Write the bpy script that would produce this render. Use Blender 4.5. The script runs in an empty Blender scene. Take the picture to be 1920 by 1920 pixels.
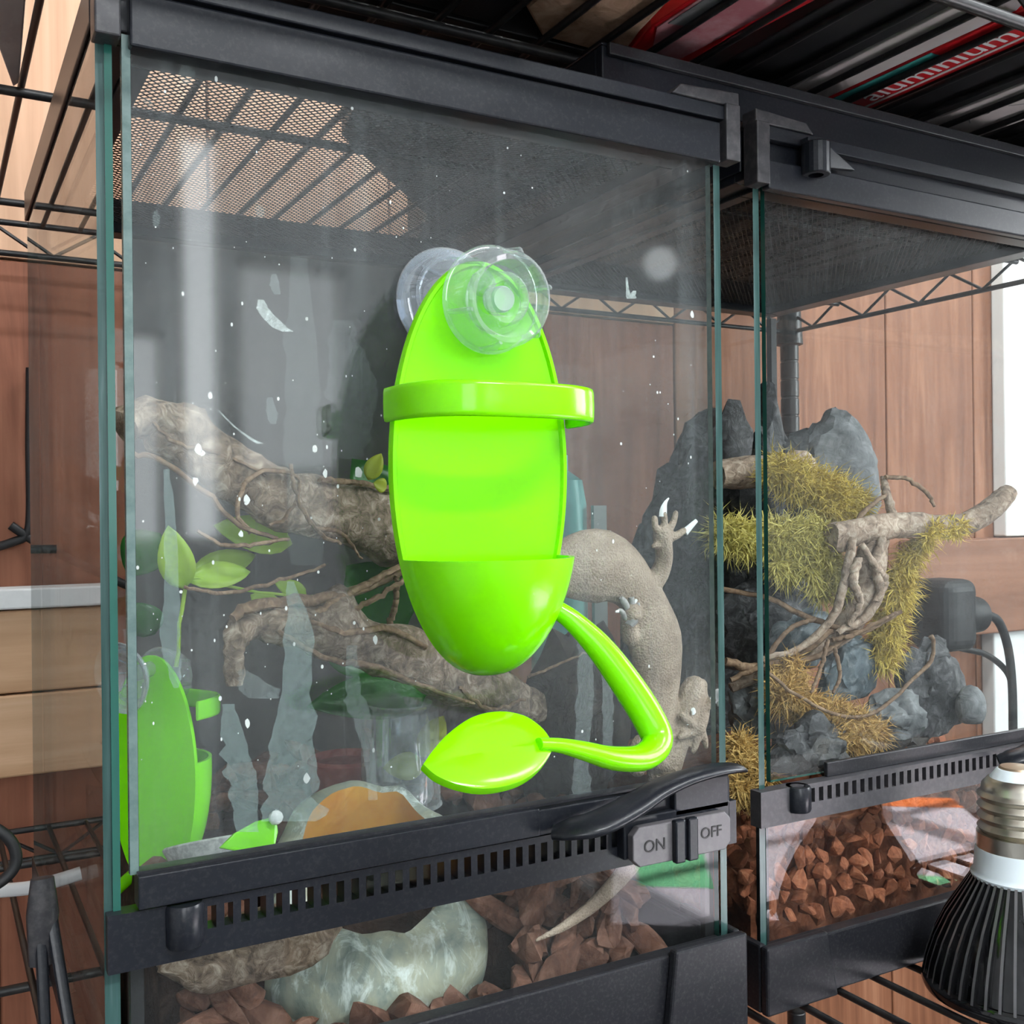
import bpy, bmesh, math, random
from math import sin, cos, pi, radians, sqrt, atan2
from mathutils import Vector as V, Matrix, noise, Quaternion
random.seed(7)
S = bpy.context.scene
COL = S.collection

# ------------------------------------------------------------------ camera
CAM = V((-.068, -.448, .293)); FPX = 1960.0; TH = radians(29.2); RO = radians(.61); CX, CY = 960, 963
FW = V((sin(TH), cos(TH), 0)); R0 = V((cos(TH), -sin(TH), 0)); U0 = V((0, 0, 1))
RT = R0 * cos(RO) - U0 * sin(RO); UP = R0 * sin(RO) + U0 * cos(RO)
cd = bpy.data.cameras.new('camera'); cam = bpy.data.objects.new('camera', cd); COL.objects.link(cam)
cd.sensor_width = 36; cd.lens = 36 * FPX / 1920; cd.clip_start = .01; cd.clip_end = 50
cd.shift_y = 3 / 1920
cam.matrix_world = Matrix.Translation(CAM) @ Matrix((RT, UP, -FW)).transposed().to_4x4()
S.camera = cam

def at(px, py, y):                      # the point of the place at depth y that the photo shows at px, py
    d = FW + RT * ((px - CX) / FPX) - UP * ((py - CY) / FPX)
    return CAM + d * ((y - CAM.y) / d.y)
def atz(px, py, z):
    d = FW + RT * ((px - CX) / FPX) - UP * ((py - CY) / FPX)
    return CAM + d * ((z - CAM.z) / d.z)
def mpp(px, py, y):                     # metres per photo pixel there
    return (at(px, py, y) - CAM).dot(FW) / FPX

# ------------------------------------------------------------------ world, sun, windows' daylight, exposure
vs = S.view_settings
vs.view_transform = 'Standard'; vs.look = 'None'; vs.gamma = 1; vs.use_curve_mapping = False; vs.exposure = -.12
S.cycles.transparent_max_bounces = 40
S.cycles.max_bounces = 6; S.cycles.diffuse_bounces = 3; S.cycles.glossy_bounces = 3
S.cycles.use_adaptive_sampling = True; S.cycles.adaptive_threshold = .1; S.cycles.adaptive_min_samples = 12
S.cycles.caustics_reflective = False; S.cycles.caustics_refractive = False
S.cycles.sample_clamp_indirect = 6
w = bpy.data.worlds.new('daylight'); S.world = w; w.use_nodes = True
w.node_tree.nodes['Background'].inputs[0].default_value = (.86, .93, 1, 1)
w.node_tree.nodes['Background'].inputs[1].default_value = 1.0
RX0, RX1, RY0, RY1, RZ0, RZ1 = -1.3, 2.7, -2.5, .74, -.85, 1.75
def light(name, typ, loc, direction, energy, color=(1, 1, 1), size=None, spread=None):
    l = bpy.data.lights.new(name, typ); l.energy = energy; l.color = color
    if size:
        l.shape = 'RECTANGLE'; l.size, l.size_y = size
    if spread: l.spread = spread
    o = bpy.data.objects.new(name, l); COL.objects.link(o); o.location = loc
    o.rotation_euler = V(direction).to_track_quat('-Z', 'Y').to_euler()
    return o
# windows in the front wall (behind the camera): (x0, x1, z0, z1); in the right wall: (y0, y1, z0, z1)
FRONT_WIN = [(.54, .66, .22, 1.36), (.36, .50, .22, .80), (-1.0, -.12, .05, 1.5), (.70, 1.02, .42, 1.02)]  # last opening is added, dim, to lay pale haze on the door glass
FRONT_POW = [22, 14, 22, 9]
RIGHT_WIN = [(-1.42, -.28, .30, 1.6)]
DAY = (.93, .97, 1.0)
for (x0, x1, z0, z1), pw in zip(FRONT_WIN, FRONT_POW):
    a = (x1 - x0) * (z1 - z0)
    light('window_daylight', 'AREA', ((x0 + x1) / 2, RY0 - .07, (z0 + z1) / 2), (0, 1, 0), pw * a, DAY, (x1 - x0, z1 - z0))
for y0, y1, z0, z1 in RIGHT_WIN:
    a = (y1 - y0) * (z1 - z0)
    light('window_daylight', 'AREA', (RX1 + .07, (y0 + y1) / 2, (z0 + z1) / 2), (-1, 0, 0), 58 * a, DAY, (y1 - y0, z1 - z0))
sun = light('sun', 'SUN', (3.5, -1, 3), (-.72, 0.0, -.70), 52, (1, .98, .96)); sun.data.angle = .01

# ------------------------------------------------------------------ helpers
def tag(o, label=None, cat=None, group=None, kind=None):
    if label: o['label'] = label
    if cat: o['category'] = cat
    if group: o['group'] = group
    if kind: o['kind'] = kind
    return o
def empty(name, loc=(0, 0, 0), label=None, cat=None, group=None, kind=None, parent=None):
    o = bpy.data.objects.new(name, None); COL.objects.link(o); o.location = loc; o.empty_display_size = .01
    if parent: put(o, parent)
    return tag(o, label, cat, group, kind)
def wmat(o):
    m = Matrix.Translation(o.location) @ o.rotation_euler.to_matrix().to_4x4() @ Matrix.Diagonal((*o.scale, 1))
    return (wmat(o.parent) @ o.matrix_parent_inverse @ m) if o.parent else m
def put(o, parent):                     # parent without moving
    o.parent = parent; o.matrix_parent_inverse = wmat(parent).inverted()

class MB:
    def __init__(s): s.v = []; s.f = []; s.m = []
    def add(s, vs, fs, mi=0):
        b = len(s.v); s.v += [tuple(p) for p in vs]; s.f += [tuple(b + i for i in f) for f in fs]; s.m += [mi] * len(fs); return s
    def box(s, x0, x1, y0, y1, z0, z1, mi=0, M=None):
        vs = [V((x, y, z)) for z in (z0, z1) for y in (y0, y1) for x in (x0, x1)]
        if M: vs = [M @ p for p in vs]
        return s.add(vs, [(0, 2, 3, 1), (4, 5, 7, 6), (0, 1, 5, 4), (2, 6, 7, 3), (0, 4, 6, 2), (1, 3, 7, 5)], mi)
    def tube(s, pts, rad, seg=10, closed=False, mi=0, flat=1.0, upv=None):
        pts = [V(p) for p in pts]; n = len(pts)
        if not hasattr(rad, '__len__'): rad = [rad] * n
        rings = []; prev = None
        for i, p in enumerate(pts):
            if closed: t = pts[(i + 1) % n] - pts[i - 1]
            else: t = pts[min(i + 1, n - 1)] - pts[max(i - 1, 0)]
            t.normalize()
            if prev is None:
                a = V(upv) if upv else (V((0, 0, 1)) if abs(t.z) < .9 else V((1, 0, 0)))
                u = (a - t * a.dot(t)).normalized()
            else:
                u = (prev - t * prev.dot(t)).normalized()
            prev = u; w_ = t.cross(u)
            rings.append([p + (u * cos(2 * pi * k / seg) + w_ * sin(2 * pi * k / seg) * flat) * rad[i] for k in range(seg)])
        vs = [q for r in rings for q in r]; fs = []
        for i in range(n if closed else n - 1):
            j = (i + 1) % n
            for k in range(seg):
                k2 = (k + 1) % seg
                fs.append((i * seg + k, i * seg + k2, j * seg + k2, j * seg + k))
        if not closed:
            fs.append(tuple(range(seg))[::-1]); fs.append(tuple((n - 1) * seg + k for k in range(seg)))
        return s.add(vs, fs, mi)
    def lathe(s, prof, seg=32, M=None, mi=0, mod=None, cap=False):    # prof: (radius, height) along local z
        vs = []; n = len(prof)
        for i, (r, h) in enumerate(prof):
            for k in range(seg):
                a = 2 * pi * k / seg; rr = r * (mod(a, i) if mod else 1)
                p = V((rr * cos(a), rr * sin(a), h)); vs.append(M @ p if M else p)
        fs = [(i * seg + k, i * seg + (k + 1) % seg, (i + 1) * seg + (k + 1) % seg, (i + 1) * seg + k) for i in range(n - 1) for k in range(seg)]
        if cap: fs += [tuple(range(seg))[::-1], tuple((n - 1) * seg + k for k in range(seg))]
        return s.add(vs, fs, mi)
    def prism(s, poly, off, mi=0):      # planar polygon swept by the vector off
        n = len(poly); poly = [V(p) for p in poly]; off = V(off)
        return s.add(poly + [p + off for p in poly], [tuple(range(n))[::-1], tuple(range(n, 2 * n))] + [(i, (i + 1) % n, n + (i + 1) % n, n + i) for i in range(n)], mi)
    def ball(s, c, r, seg=12, mi=0, sc=(1, 1, 1), M=None):
        c = V(c); vs = []; n = seg // 2 + 1
        for i in range(n):
            t = pi * (i + .02) / (n - 1 + .04)
            for k in range(seg):
                a = 2 * pi * k / seg; p = V((sin(t) * cos(a) * sc[0], sin(t) * sin(a) * sc[1], cos(t) * sc[2])) * r
                vs.append(c + (M @ p if M else p))
        fs = [(i * seg + k, (i + 1) * seg + k, (i + 1) * seg + (k + 1) % seg, i * seg + (k + 1) % seg) for i in range(n - 1) for k in range(seg)]
        fs += [tuple(range(seg)), tuple((n - 1) * seg + k for k in range(seg))[::-1]]
        return s.add(vs, fs, mi)
    def mesh(s, name):
        me = bpy.data.meshes.new(name); me.from_pydata(s.v, [], s.f); me.polygons.foreach_set('material_index', s.m); return me
    def build(s, name, mats, parent=None, smooth=False, bevel=0, seg=2, origin=None, angle=None, fixn=True, sub=0):
        me = s.mesh(name)
        if fixn:
            b = bmesh.new(); b.from_mesh(me); bmesh.ops.recalc_face_normals(b, faces=b.faces); b.to_mesh(me); b.free()
        if origin is None:
            xs = [min(p[i] for p in s.v) for i in range(3)]; xe = [max(p[i] for p in s.v) for i in range(3)]
            origin = V([(a + b_) / 2 for a, b_ in zip(xs[:2], xe[:2])] + [xs[2]])
        me.transform(Matrix.Translation(-V(origin)))
        for m_ in (mats if isinstance(mats, (list, tuple)) else [mats]): me.materials.append(m_)
        o = bpy.data.objects.new(name, me); COL.objects.link(o); o.location = origin
        if parent: put(o, parent)
        if smooth: me.polygons.foreach_set('use_smooth', [True] * len(me.polygons))
        if angle: me.set_sharp_from_angle(angle=radians(angle))
        if bevel:
            md = o.modifiers.new('bevel', 'BEVEL'); md.width = bevel; md.segments = seg; md.limit_method = 'ANGLE'; md.angle_limit = radians(35)
            md.harden_normals = False
        if sub:
            md = o.modifiers.new('sub', 'SUBSURF'); md.levels = sub; md.render_levels = sub
        return o
def copy_tree(o, parent=None):
    c = o.copy(); COL.objects.link(c); c.parent = parent
    for ch in o.children: copy_tree(ch, c)
    return c
def spline(pts, n):                     # Catmull-Rom through points (any dimension)
    P = [V(p) for p in pts]; P = [P[0] * 2 - P[1]] + P + [P[-1] * 2 - P[-2]]; out = []; m = len(P) - 3
    for i in range(n):
        t = i / (n - 1) * m; k = min(int(t), m - 1); u = t - k
        a, b, c, d = P[k:k + 4]
        out.append(.5 * ((2 * b) + (c - a) * u + (2 * a - 5 * b + 4 * c - d) * u * u + (3 * b - a - 3 * c + d) * u ** 3))
    return out
def nz(p, sc=1, seed=0): return noise.noise(V(p) * sc + V((seed * 7.3, seed * 3.1, seed * 5.7)))

# ------------------------------------------------------------------ materials
MATS = {}
class NT:
    def __init__(s, name):
        s.mat = bpy.data.materials.new(name); s.mat.use_nodes = True; s.t = s.mat.node_tree; s.t.nodes.clear()
        s.out = s.n('ShaderNodeOutputMaterial')
    def n(s, typ, **kw):
        nd = s.t.nodes.new(typ)
        for k, v_ in kw.items(): setattr(nd, k, v_)
        return nd
    def l(s, a, b): s.t.links.new(a, b)
    def val(s, sock, v_):
        if hasattr(v_, 'links') or isinstance(v_, bpy.types.NodeSocket): s.l(v_, sock)
        else: sock.default_value = v_
    def math(s, op, a, b=0.0, c=0.0, clamp=False):
        nd = s.n('ShaderNodeMath', operation=op, use_clamp=clamp)
        for i, x in enumerate((a, b, c)): s.val(nd.inputs[i], x)
        return nd.outputs[0]
    def coord(s, scale=(1, 1, 1), loc=(0, 0, 0), rot=(0, 0, 0), kind='Object'):
        tc = s.n('ShaderNodeTexCoord'); mp = s.n('ShaderNodeMapping')
        s.l(tc.outputs[kind], mp.inputs[0]); mp.inputs[1].default_value = loc; mp.inputs[2].default_value = rot; mp.inputs[3].default_value = scale
        return mp.outputs[0]
    def noise(s, vec, scale, detail=4, rough=.55, dist=0):
        nd = s.n('ShaderNodeTexNoise'); s.l(vec, nd.inputs['Vector'])
        nd.inputs['Scale'].default_value = scale; nd.inputs['Detail'].default_value = detail; nd.inputs['Roughness'].default_value = rough; nd.inputs['Distortion'].default_value = dist
        return nd.outputs['Fac']
    def vor(s, vec, scale, feature='F1', out='Distance'):
        nd = s.n('ShaderNodeTexVoronoi', feature=feature); s.l(vec, nd.inputs['Vector']); nd.inputs['Scale'].default_value = scale
        return nd.outputs[out]
    def ramp(s, fac, stops):
        nd = s.n('ShaderNodeValToRGB'); s.l(fac, nd.inputs[0]); e = nd.color_ramp.elements
        while len(e) < len(stops): e.new(.5)
        for k, (p, c) in zip(e, stops):
            k.position = p; k.color = (*c, 1) if len(c) == 3 else c
        return nd.outputs[0]
    def rmap(s, fac, a, b, c=0.0, d=1.0):
        nd = s.n('ShaderNodeMapRange'); s.l(fac, nd.inputs[0])
        for i, x in enumerate((a, b, c, d)): nd.inputs[i + 1].default_value = x
        return nd.outputs[0]
    def mixc(s, fac, a, b, typ='MIX'):
        nd = s.n('ShaderNodeMix', data_type='RGBA', blend_type=typ)
        s.val(nd.inputs[0], fac); s.val(nd.inputs[6], a if not isinstance(a, tuple) else (*a, 1)); s.val(nd.inputs[7], b if not isinstance(b, tuple) else (*b, 1))
        return nd.outputs[2]
    def pbsdf(s, col, rough=.5, metal=0.0, spec=.5, bump=None, bs=.3, bd=.001, trans=0, sss=0, coat=0):
        p = s.n('ShaderNodeBsdfPrincipled')
        s.val(p.inputs['Base Color'], (*col, 1) if isinstance(col, tuple) else col)
        s.val(p.inputs['Roughness'], rough); s.val(p.inputs['Metallic'], metal)
        p.inputs['Specular IOR Level'].default_value = spec
        if coat: p.inputs['Coat Weight'].default_value = coat; p.inputs['Coat Roughness'].default_value = .05
        if sss:
            p.inputs['Subsurface Weight'].default_value = sss; p.inputs['Subsurface Radius'].default_value = (.004, .004, .002)
        if bump is not None:
            b = s.n('ShaderNodeBump'); b.inputs['Strength'].default_value = bs; b.inputs['Distance'].default_value = bd
            s.l(bump, b.inputs['Height']); s.l(b.outputs[0], p.inputs['Normal'])
        return p.outputs[0]
    def mixs(s, fac, a, b):
        nd = s.n('ShaderNodeMixShader'); s.val(nd.inputs[0], fac); s.l(a, nd.inputs[1]); s.l(b, nd.inputs[2]); return nd.outputs[0]
    def done(s, sh): s.l(sh, s.out.inputs[0]); return s.mat
    def schlick(s, f0=.04):
        lw = s.n('ShaderNodeLayerWeight'); lw.inputs[0].default_value = .5
        p5 = s.math('POWER', lw.outputs['Facing'], 5.0)
        return s.math('MULTIPLY_ADD', p5, 1 - f0, f0)

def plain(name, col, rough=.5, metal=0.0, spec=.5, coat=0, sss=0, speck=None, bump=None):
    t = NT(name); c = col; bp = None
    if speck:                            # (scale, colour, low, high): mottling / dust
        f = t.rmap(t.noise(t.coord(), speck[0], 6, .65), speck[2], speck[3])
        c = t.mixc(f, col, speck[1])
    if bump: bp = t.noise(t.coord(), bump[0], 5, .6)
    return t.done(t.pbsdf(c, rough, metal, spec, bp, bump[1] if bump else 0, bump[2] if bump else .001, coat=coat, sss=sss))

def glass_mat(name, tint=(.97, .99, .98), dust=.03, streak=.10, seed=0, rough=0.0, dustcol=(.52, .58, .60)):
    t = NT(name)
    co = t.coord(loc=(seed, seed * 2, seed * 3))
    cs = t.coord(scale=(1, 1, .045), loc=(seed * 3, seed, 0))
    cloud = t.rmap(t.noise(co, 11, 4, .6, .4), .38, .72)
    st = t.rmap(t.noise(cs, 70, 3, .6), .56, .78)
    fine = t.rmap(t.noise(co, 420, 2, .5), .62, .74)
    scr = t.rmap(t.noise(t.coord(scale=(1, 1, .02), loc=(seed, 5, seed)), 420, 2, .5), .66, .8)
    m = t.math('MULTIPLY', cloud, .55)
    m = t.math('ADD', m, .45)
    m = t.math('MULTIPLY', m, dust)
    m = t.math('MULTIPLY_ADD', st, streak * .5, m)
    m = t.math('MULTIPLY_ADD', scr, streak * .5, m)
    m = t.math('MULTIPLY_ADD', t.math('MULTIPLY', fine, cloud), dust * 1.6, m, )
    m = t.math('MINIMUM', m, .8)
    tr = t.n('ShaderNodeBsdfTransparent'); tr.inputs[0].default_value = (*tint, 1)
    gl = t.n('ShaderNodeBsdfGlossy'); gl.inputs['Roughness'].default_value = rough
    df = t.n('ShaderNodeBsdfDiffuse'); df.inputs[0].default_value = (*dustcol, 1)
    return t.done(t.mixs(m, t.mixs(t.schlick(), tr.outputs[0], gl.outputs[0]), df.outputs[0]))
def clear_plastic(name, tint=(.9, .96, .95), white=.05, f0=.06, rough=.03):
    t = NT(name)
    tr = t.n('ShaderNodeBsdfTransparent'); tr.inputs[0].default_value = (*tint, 1)
    gl = t.n('ShaderNodeBsdfGlossy'); gl.inputs['Roughness'].default_value = rough
    df = t.n('ShaderNodeBsdfDiffuse'); df.inputs[0].default_value = (.85, .9, .9, 1)
    lw = t.n('ShaderNodeLayerWeight'); lw.inputs[0].default_value = .35
    return t.done(t.mixs(t.math('MULTIPLY_ADD', lw.outputs['Facing'], white * 3, white), t.mixs(t.schlick(f0), tr.outputs[0], gl.outputs[0]), df.outputs[0]))
def film(name, col, alpha, sc=200, lo=.3, hi=.7, rough=.9):      # a dried film on glass: patchy, partly see-through
    t = NT(name)
    m = t.rmap(t.noise(t.coord(), sc, 5, .7), lo, hi, alpha * .45, alpha)
    tr = t.n('ShaderNodeBsdfTransparent'); df = t.n('ShaderNodeBsdfDiffuse'); df.inputs[0].default_value = (*col, 1)
    return t.done(t.mixs(m, tr.outputs[0], df.outputs[0]))
def wood(name, c1, c2, c3, axis=2, sc=1.0, rough=.6, seed=0):
    t = NT(name); s = [14 * sc] * 3; s[axis] = .9 * sc
    co = t.coord(scale=tuple(s), loc=(seed, seed * 1.7, seed * .6))
    n1 = t.noise(co, 1.6, 6, .6, 1.2)
    s2 = [120 * sc] * 3; s2[axis] = 3 * sc
    n2 = t.noise(t.coord(scale=tuple(s2), loc=(seed, 0, 0)), 1, 3, .6)
    n3 = t.noise(t.coord(scale=(1, 1, 1), loc=(seed, 2, 4)), 2.2, 2)
    c = t.ramp(n1, [(.3, c1), (.52, c2), (.72, c3)])
    c = t.mixc(t.rmap(n2, .4, .75, 0, .45), c, c1)
    c = t.mixc(t.rmap(n3, .35, .7, 0, .35), c, c3)
    oi = t.n('ShaderNodeObjectInfo')
    c = t.mixc(t.math('MULTIPLY', oi.outputs['Random'], .22), c, c1)
    return t.done(t.pbsdf(c, rough, 0, .3, n2, .15, .0006))
def bark(name, c1, c2, c3, sc=60, bs=.6, rough=.75, axis=None, rnd=.4):
    t = NT(name); s = [1, 1, 1]
    if axis is not None: s[axis] = .12
    co = t.coord(scale=tuple(s))
    n1 = t.noise(co, sc, 6, .68, .8); n2 = t.noise(co, sc * .25, 3, .5)
    c = t.ramp(n1, [(.28, c1), (.5, c2), (.74, c3)])
    c = t.mixc(t.rmap(n2, .4, .7, 0, .4), c, c1)
    oi = t.n('ShaderNodeObjectInfo')
    c = t.mixc(t.math('MULTIPLY', oi.outputs['Random'], rnd), c, c1)
    return t.done(t.pbsdf(c, rough, 0, .35, n1, bs, .0012))

M = {}
M['black'] = plain('black plastic', (.009, .0105, .015), .28, 0, .36, speck=(500, (.030, .031, .034), .5, .8), bump=(90, .05, .0005))
M['black_dusty'] = plain('dusty black plastic', (.012, .0125, .016), .36, 0, .36, speck=(600, (.045, .045, .046), .5, .8), bump=(90, .05, .0005))
M['grey_black'] = plain('grey black plastic', (.032, .031, .035), .36, 0, .4, speck=(180, (.085, .08, .08), .45, .8))
M['sheen_grey'] = plain('grey plastic with painted sheen', (.105, .098, .105), .32, 0, .5, speck=(180, (.15, .14, .145), .45, .8))  # lock plate's lighter grey holds its reflected sheen in the colour
M['vent_grey'] = plain('dusty grey vent plastic', (.050, .048, .054), .36, 0, .4, speck=(260, (.085, .082, .085), .45, .8))
M['letter'] = plain('black lettering', (.006, .006, .006), .4)
M['wire'] = plain('black epoxy wire', (.010, .010, .011), .38, 0, .5, speck=(40, (.05, .045, .04), .5, .8))
M['mesh'] = plain('dark screen mesh', (.010, .009, .008), .6, 0, .25)
M['lime'] = plain('lime green plastic', (.20, .76, .0), .17, 0, .32)
M['glass_door'] = glass_mat('dirty door glass', (.97, .99, .985), .034, .12, 1, .05)
M['glass_side'] = glass_mat('streaked side glass', (.95, .98, .965), .04, .22, 4, 0.0, (.66, .66, .6))
M['glass_clean'] = glass_mat('terrarium glass', (.97, .985, .98), .014, .05, 9)
M['glass_low'] = glass_mat('lower glass', (.97, .985, .98), .008, .02, 12)
def edge_glass():
    t = NT('green glass edge')
    n = t.noise(t.coord(scale=(1, 1, .05)), 260, 3)
    c = t.ramp(n, [(.3, (.016, .050, .044)), (.6, (.040, .088, .082)), (.8, (.10, .155, .15))])
    return t.done(t.pbsdf(c, .2, 0, .4))
M['edge'] = edge_glass()
M['edge_dark'] = plain('deep green glass edge', (.018, .11, .085), .12, 0, .6)
M['edge_pale'] = plain('pale ground glass edge', (.13, .19, .18), .25, 0, .4, speck=(120, (.06, .11, .10), .4, .8))
M['clear'] = clear_plastic('clear plastic', (.93, .98, .97), .06, .13)
M['clear_cup'] = clear_plastic('clear suction rubber', (.84, .89, .95), .085, .14)
M['clear_dish'] = clear_plastic('clear cup plastic', (.92, .95, .97), .06, .12)
M['bark_chip'] = bark('orchid bark', (.045, .018, .011), (.165, .072, .044), (.33, .18, .125), 90, .9, .8)
M['bark_base'] = bark('dark substrate', (.015, .008, .006), (.05, .026, .018), (.11, .065, .045), 120, 1, .9)
M['clay'] = bark('red clay', (.12, .034, .015), (.34, .11, .05), (.52, .23, .12), 140, .7, .85, None, .55)
M['drift'] = bark('driftwood', (.03, .02, .014), (.28, .20, .14), (.74, .62, .49), 130, 1.4, .75, None, .1)
M['drift2'] = bark('grape driftwood', (.06, .038, .028), (.42, .31, .23), (.82, .69, .56), 150, 1.4, .75, None, .1)
M['twig'] = bark('twig bark', (.07, .04, .025), (.24, .15, .09), (.48, .34, .22), 160, .5, .8, None, .3)
M['rock_dark'] = bark('black rock', (.010, .010, .011), (.045, .045, .049), (.26, .26, .27), 110, 1.2, .5)
M['rock_grey'] = bark('grey rock', (.07, .075, .08), (.20, .21, .215), (.42, .43, .44), 80, 1.0, .65)
M['rock_blue'] = bark('blue grey rock', (.05, .07, .085), (.20, .25, .28), (.72, .78, .80), 85, .9, .45)
M['cork'] = bark('dark cork', (.008, .006, .005), (.035, .026, .02), (.09, .07, .055), 60, 1, .85)
M['moss'] = bark('dry moss', (.38, .27, .03), (.74, .57, .12), (.88, .74, .26), 200, .1, .9)
M['moss_green'] = bark('green moss', (.34, .29, .06), (.66, .57, .16), (.84, .75, .32), 200, .1, .9)
M['moss_brown'] = bark('brown moss', (.36, .20, .05), (.70, .46, .15), (.84, .64, .30), 200, .1, .9)
def leaf_mat(name, a, b):
    t = NT(name); n = t.noise(t.coord(), 40, 3)
    p = t.pbsdf(t.ramp(n, [(.3, a), (.7, b)]), .35, 0, .4)
    tr = t.n('ShaderNodeBsdfTranslucent'); tr.inputs[0].default_value = (*b, 1)
    return t.done(t.mixs(.3, p, tr.outputs[0]))
M['leaf'] = leaf_mat('young leaf', (.28, .50, .03), (.48, .68, .10))
M['leaf_dark'] = leaf_mat('dark leaf', (.006, .07, .006), (.02, .16, .012))
M['leaf_yellow'] = leaf_mat('yellow leaf', (.35, .42, .02), (.55, .60, .05))
def gecko_mat():
    t = NT('gecko skin'); co = t.coord()
    n = t.noise(co, 55, 5, .6); v = t.vor(co, 900)
    c = t.ramp(n, [(.3, (.22, .16, .115)), (.55, (.36, .28, .21)), (.8, (.50, .41, .33))])
    c = t.mixc(t.rmap(v, .0, .6, .55, 0), c, (.17, .12, .085))
    return t.done(t.pbsdf(c, .5, 0, .35, v, .7, .0006))
M['gecko'] = gecko_mat()
M['gecko_grey'] = plain('grey gecko sole', (.24, .23, .22), .5, speck=(300, (.42, .41, .40), .4, .7))
M['shed'] = plain('white shed skin', (.82, .84, .85), .55)
def resin_rock():
    t = NT('marbled resin'); co = t.coord()
    n = t.noise(co, 26, 6, .65, 1.5); n2 = t.noise(t.coord(scale=(1, 1, .5), loc=(3, 1, 2)), 60, 5, .7, 1)
    c = t.ramp(n, [(.25, (.10, .14, .14)), (.42, (.27, .31, .26)), (.55, (.38, .39, .29)), (.75, (.60, .65, .58))])
    c = t.mixc(t.rmap(n2, .52, .66, 0, .85), c, (.70, .78, .74))
    return t.done(t.pbsdf(c, .5, 0, .4, n2, .6, .001))
M['resin'] = resin_rock()
M['orange'] = plain('orange lining', (.90, .45, .06), .45, speck=(40, (.78, .30, .03), .45, .75))
M['white'] = plain('white plastic', (.80, .80, .79), .4)
M['chalk'] = plain('white droppings', (.80, .80, .78), .85)
M['stain'] = film('mineral stain', (.34, .44, .43), .46, 260, .3, .75)
M['stain2'] = film('thin mineral stain', (.45, .52, .52), .26, 420, .35, .7)
M['stain3'] = film('faint mineral veil', (.5, .56, .56), .10, 300, .3, .75)
M['smear'] = film('white smear', (.70, .76, .74), .75, 260, .4, .7)
M['wall_red'] = wood('stained wall boards', (.13, .042, .022), (.27, .10, .055), (.38, .16, .09), 2)
M['wall_mid'] = wood('brown wall boards', (.13, .047, .023), (.27, .112, .056), (.41, .195, .108), 2)
M['pale_board'] = wood('pale wall boards', (.48, .27, .16), (.70, .42, .27), (.80, .54, .37), 2, .8)
M['pine'] = wood('pine boards', (.46, .26, .13), (.66, .42, .25), (.76, .54, .36), 0, .8)
M['beam'] = wood('brown beam', (.16, .068, .038), (.26, .12, .07), (.36, .18, .115), 0, .8)
M['white_paint'] = plain('white paint', (.80, .82, .81), .6, speck=(30, (.70, .72, .71), .5, .8))
M['grey_paint'] = plain('grey room paint', (.50, .52, .53), .8, speck=(2.5, (.28, .29, .30), .4, .65))
M['floor'] = plain('concrete floor', (.10, .10, .105), .8, speck=(5, (.07, .07, .075), .4, .7))
M['rubber'] = plain('black rubber', (.008, .008, .009), .55)
M['steel'] = plain('steel', (.62, .60, .57), .22, 1.0, speck=(80, (.42, .38, .33), .5, .8))
M['nickel'] = plain('nickel screw base', (.62, .58, .50), .3, 1.0, speck=(60, (.40, .36, .30), .5, .8))
M['bulb_white'] = plain('bulb collar', (.72, .80, .84), .45)
M['bulb_black'] = plain('glossy black fins', (.006, .006, .007), .08, 0, .6, speck=(120, (.07, .07, .07), .6, .85))
M['bulb_rim'] = plain('fin edges', (.16, .155, .16), .3, .6)
M['brass'] = plain('brass contact', (.42, .32, .22), .4, .8)
M['kraft'] = bark('kraft paper', (.22, .13, .075), (.46, .30, .20), (.68, .50, .36), 60, .4, .5)
M['red'] = plain('red print', (.50, .008, .014), .35)
M['pink_film'] = plain('pink plastic film', (.46, .17, .19), .2, speck=(25, (.62, .42, .43), .45, .75))
M['grey_card'] = plain('grey card', (.16, .165, .165), .5)
M['pale_card'] = plain('pale card', (.50, .46, .44), .5, speck=(20, (.40, .36, .35), .4, .7))
M['teal'] = plain('teal print', (.05, .30, .28), .4)
M['teal_bottle'] = plain('teal bottle', (.30, .85, .82), .3)
M['orange_print'] = plain('orange print', (.75, .16, .02), .5)
M['green_print'] = plain('green print', (.15, .50, .24), .5)
M['lilac'] = plain('lilac white card', (.80, .74, .82), .6, speck=(9, (.70, .63, .73), .5, .7))
M['black_card'] = plain('black case', (.008, .008, .009), .5)
M['brick_red'] = plain('red clay pot', (.22, .035, .028), .7, speck=(120, (.30, .09, .07), .4, .7))
M['gauze'] = plain('white mesh cloth', (.55, .57, .55), .8, speck=(300, (.35, .36, .35), .4, .6))
M['lamp_body'] = plain('lamp housing', (.06, .06, .062), .5)

# ------------------------------------------------------------------ room shell
def holed(name, mat, axis, c0, c1, u0, u1, z0, z1, holes):     # a wall slab with rectangular window openings
    us = sorted({u0, u1, *[h for q in holes for h in q[:2]]}); zs = sorted({z0, z1, *[h for q in holes for h in q[2:]]})
    b = MB()
    for i in range(len(us) - 1):
        for j in range(len(zs) - 1):
            cu, cz = (us[i] + us[i + 1]) / 2, (zs[j] + zs[j + 1]) / 2
            if any(q[0] < cu < q[1] and q[2] < cz < q[3] for q in holes): continue
            if axis == 'y': b.box(us[i], us[i + 1], c0, c1, zs[j], zs[j + 1])
            else: b.box(c0, c1, us[i], us[i + 1], zs[j], zs[j + 1])
    return tag(b.build(name, mat), kind='structure')
holed('wall_front', M['grey_paint'], 'y', RY0 - .1, RY0, RX0 - .1, RX1 + .1, RZ0, RZ1, FRONT_WIN)
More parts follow.
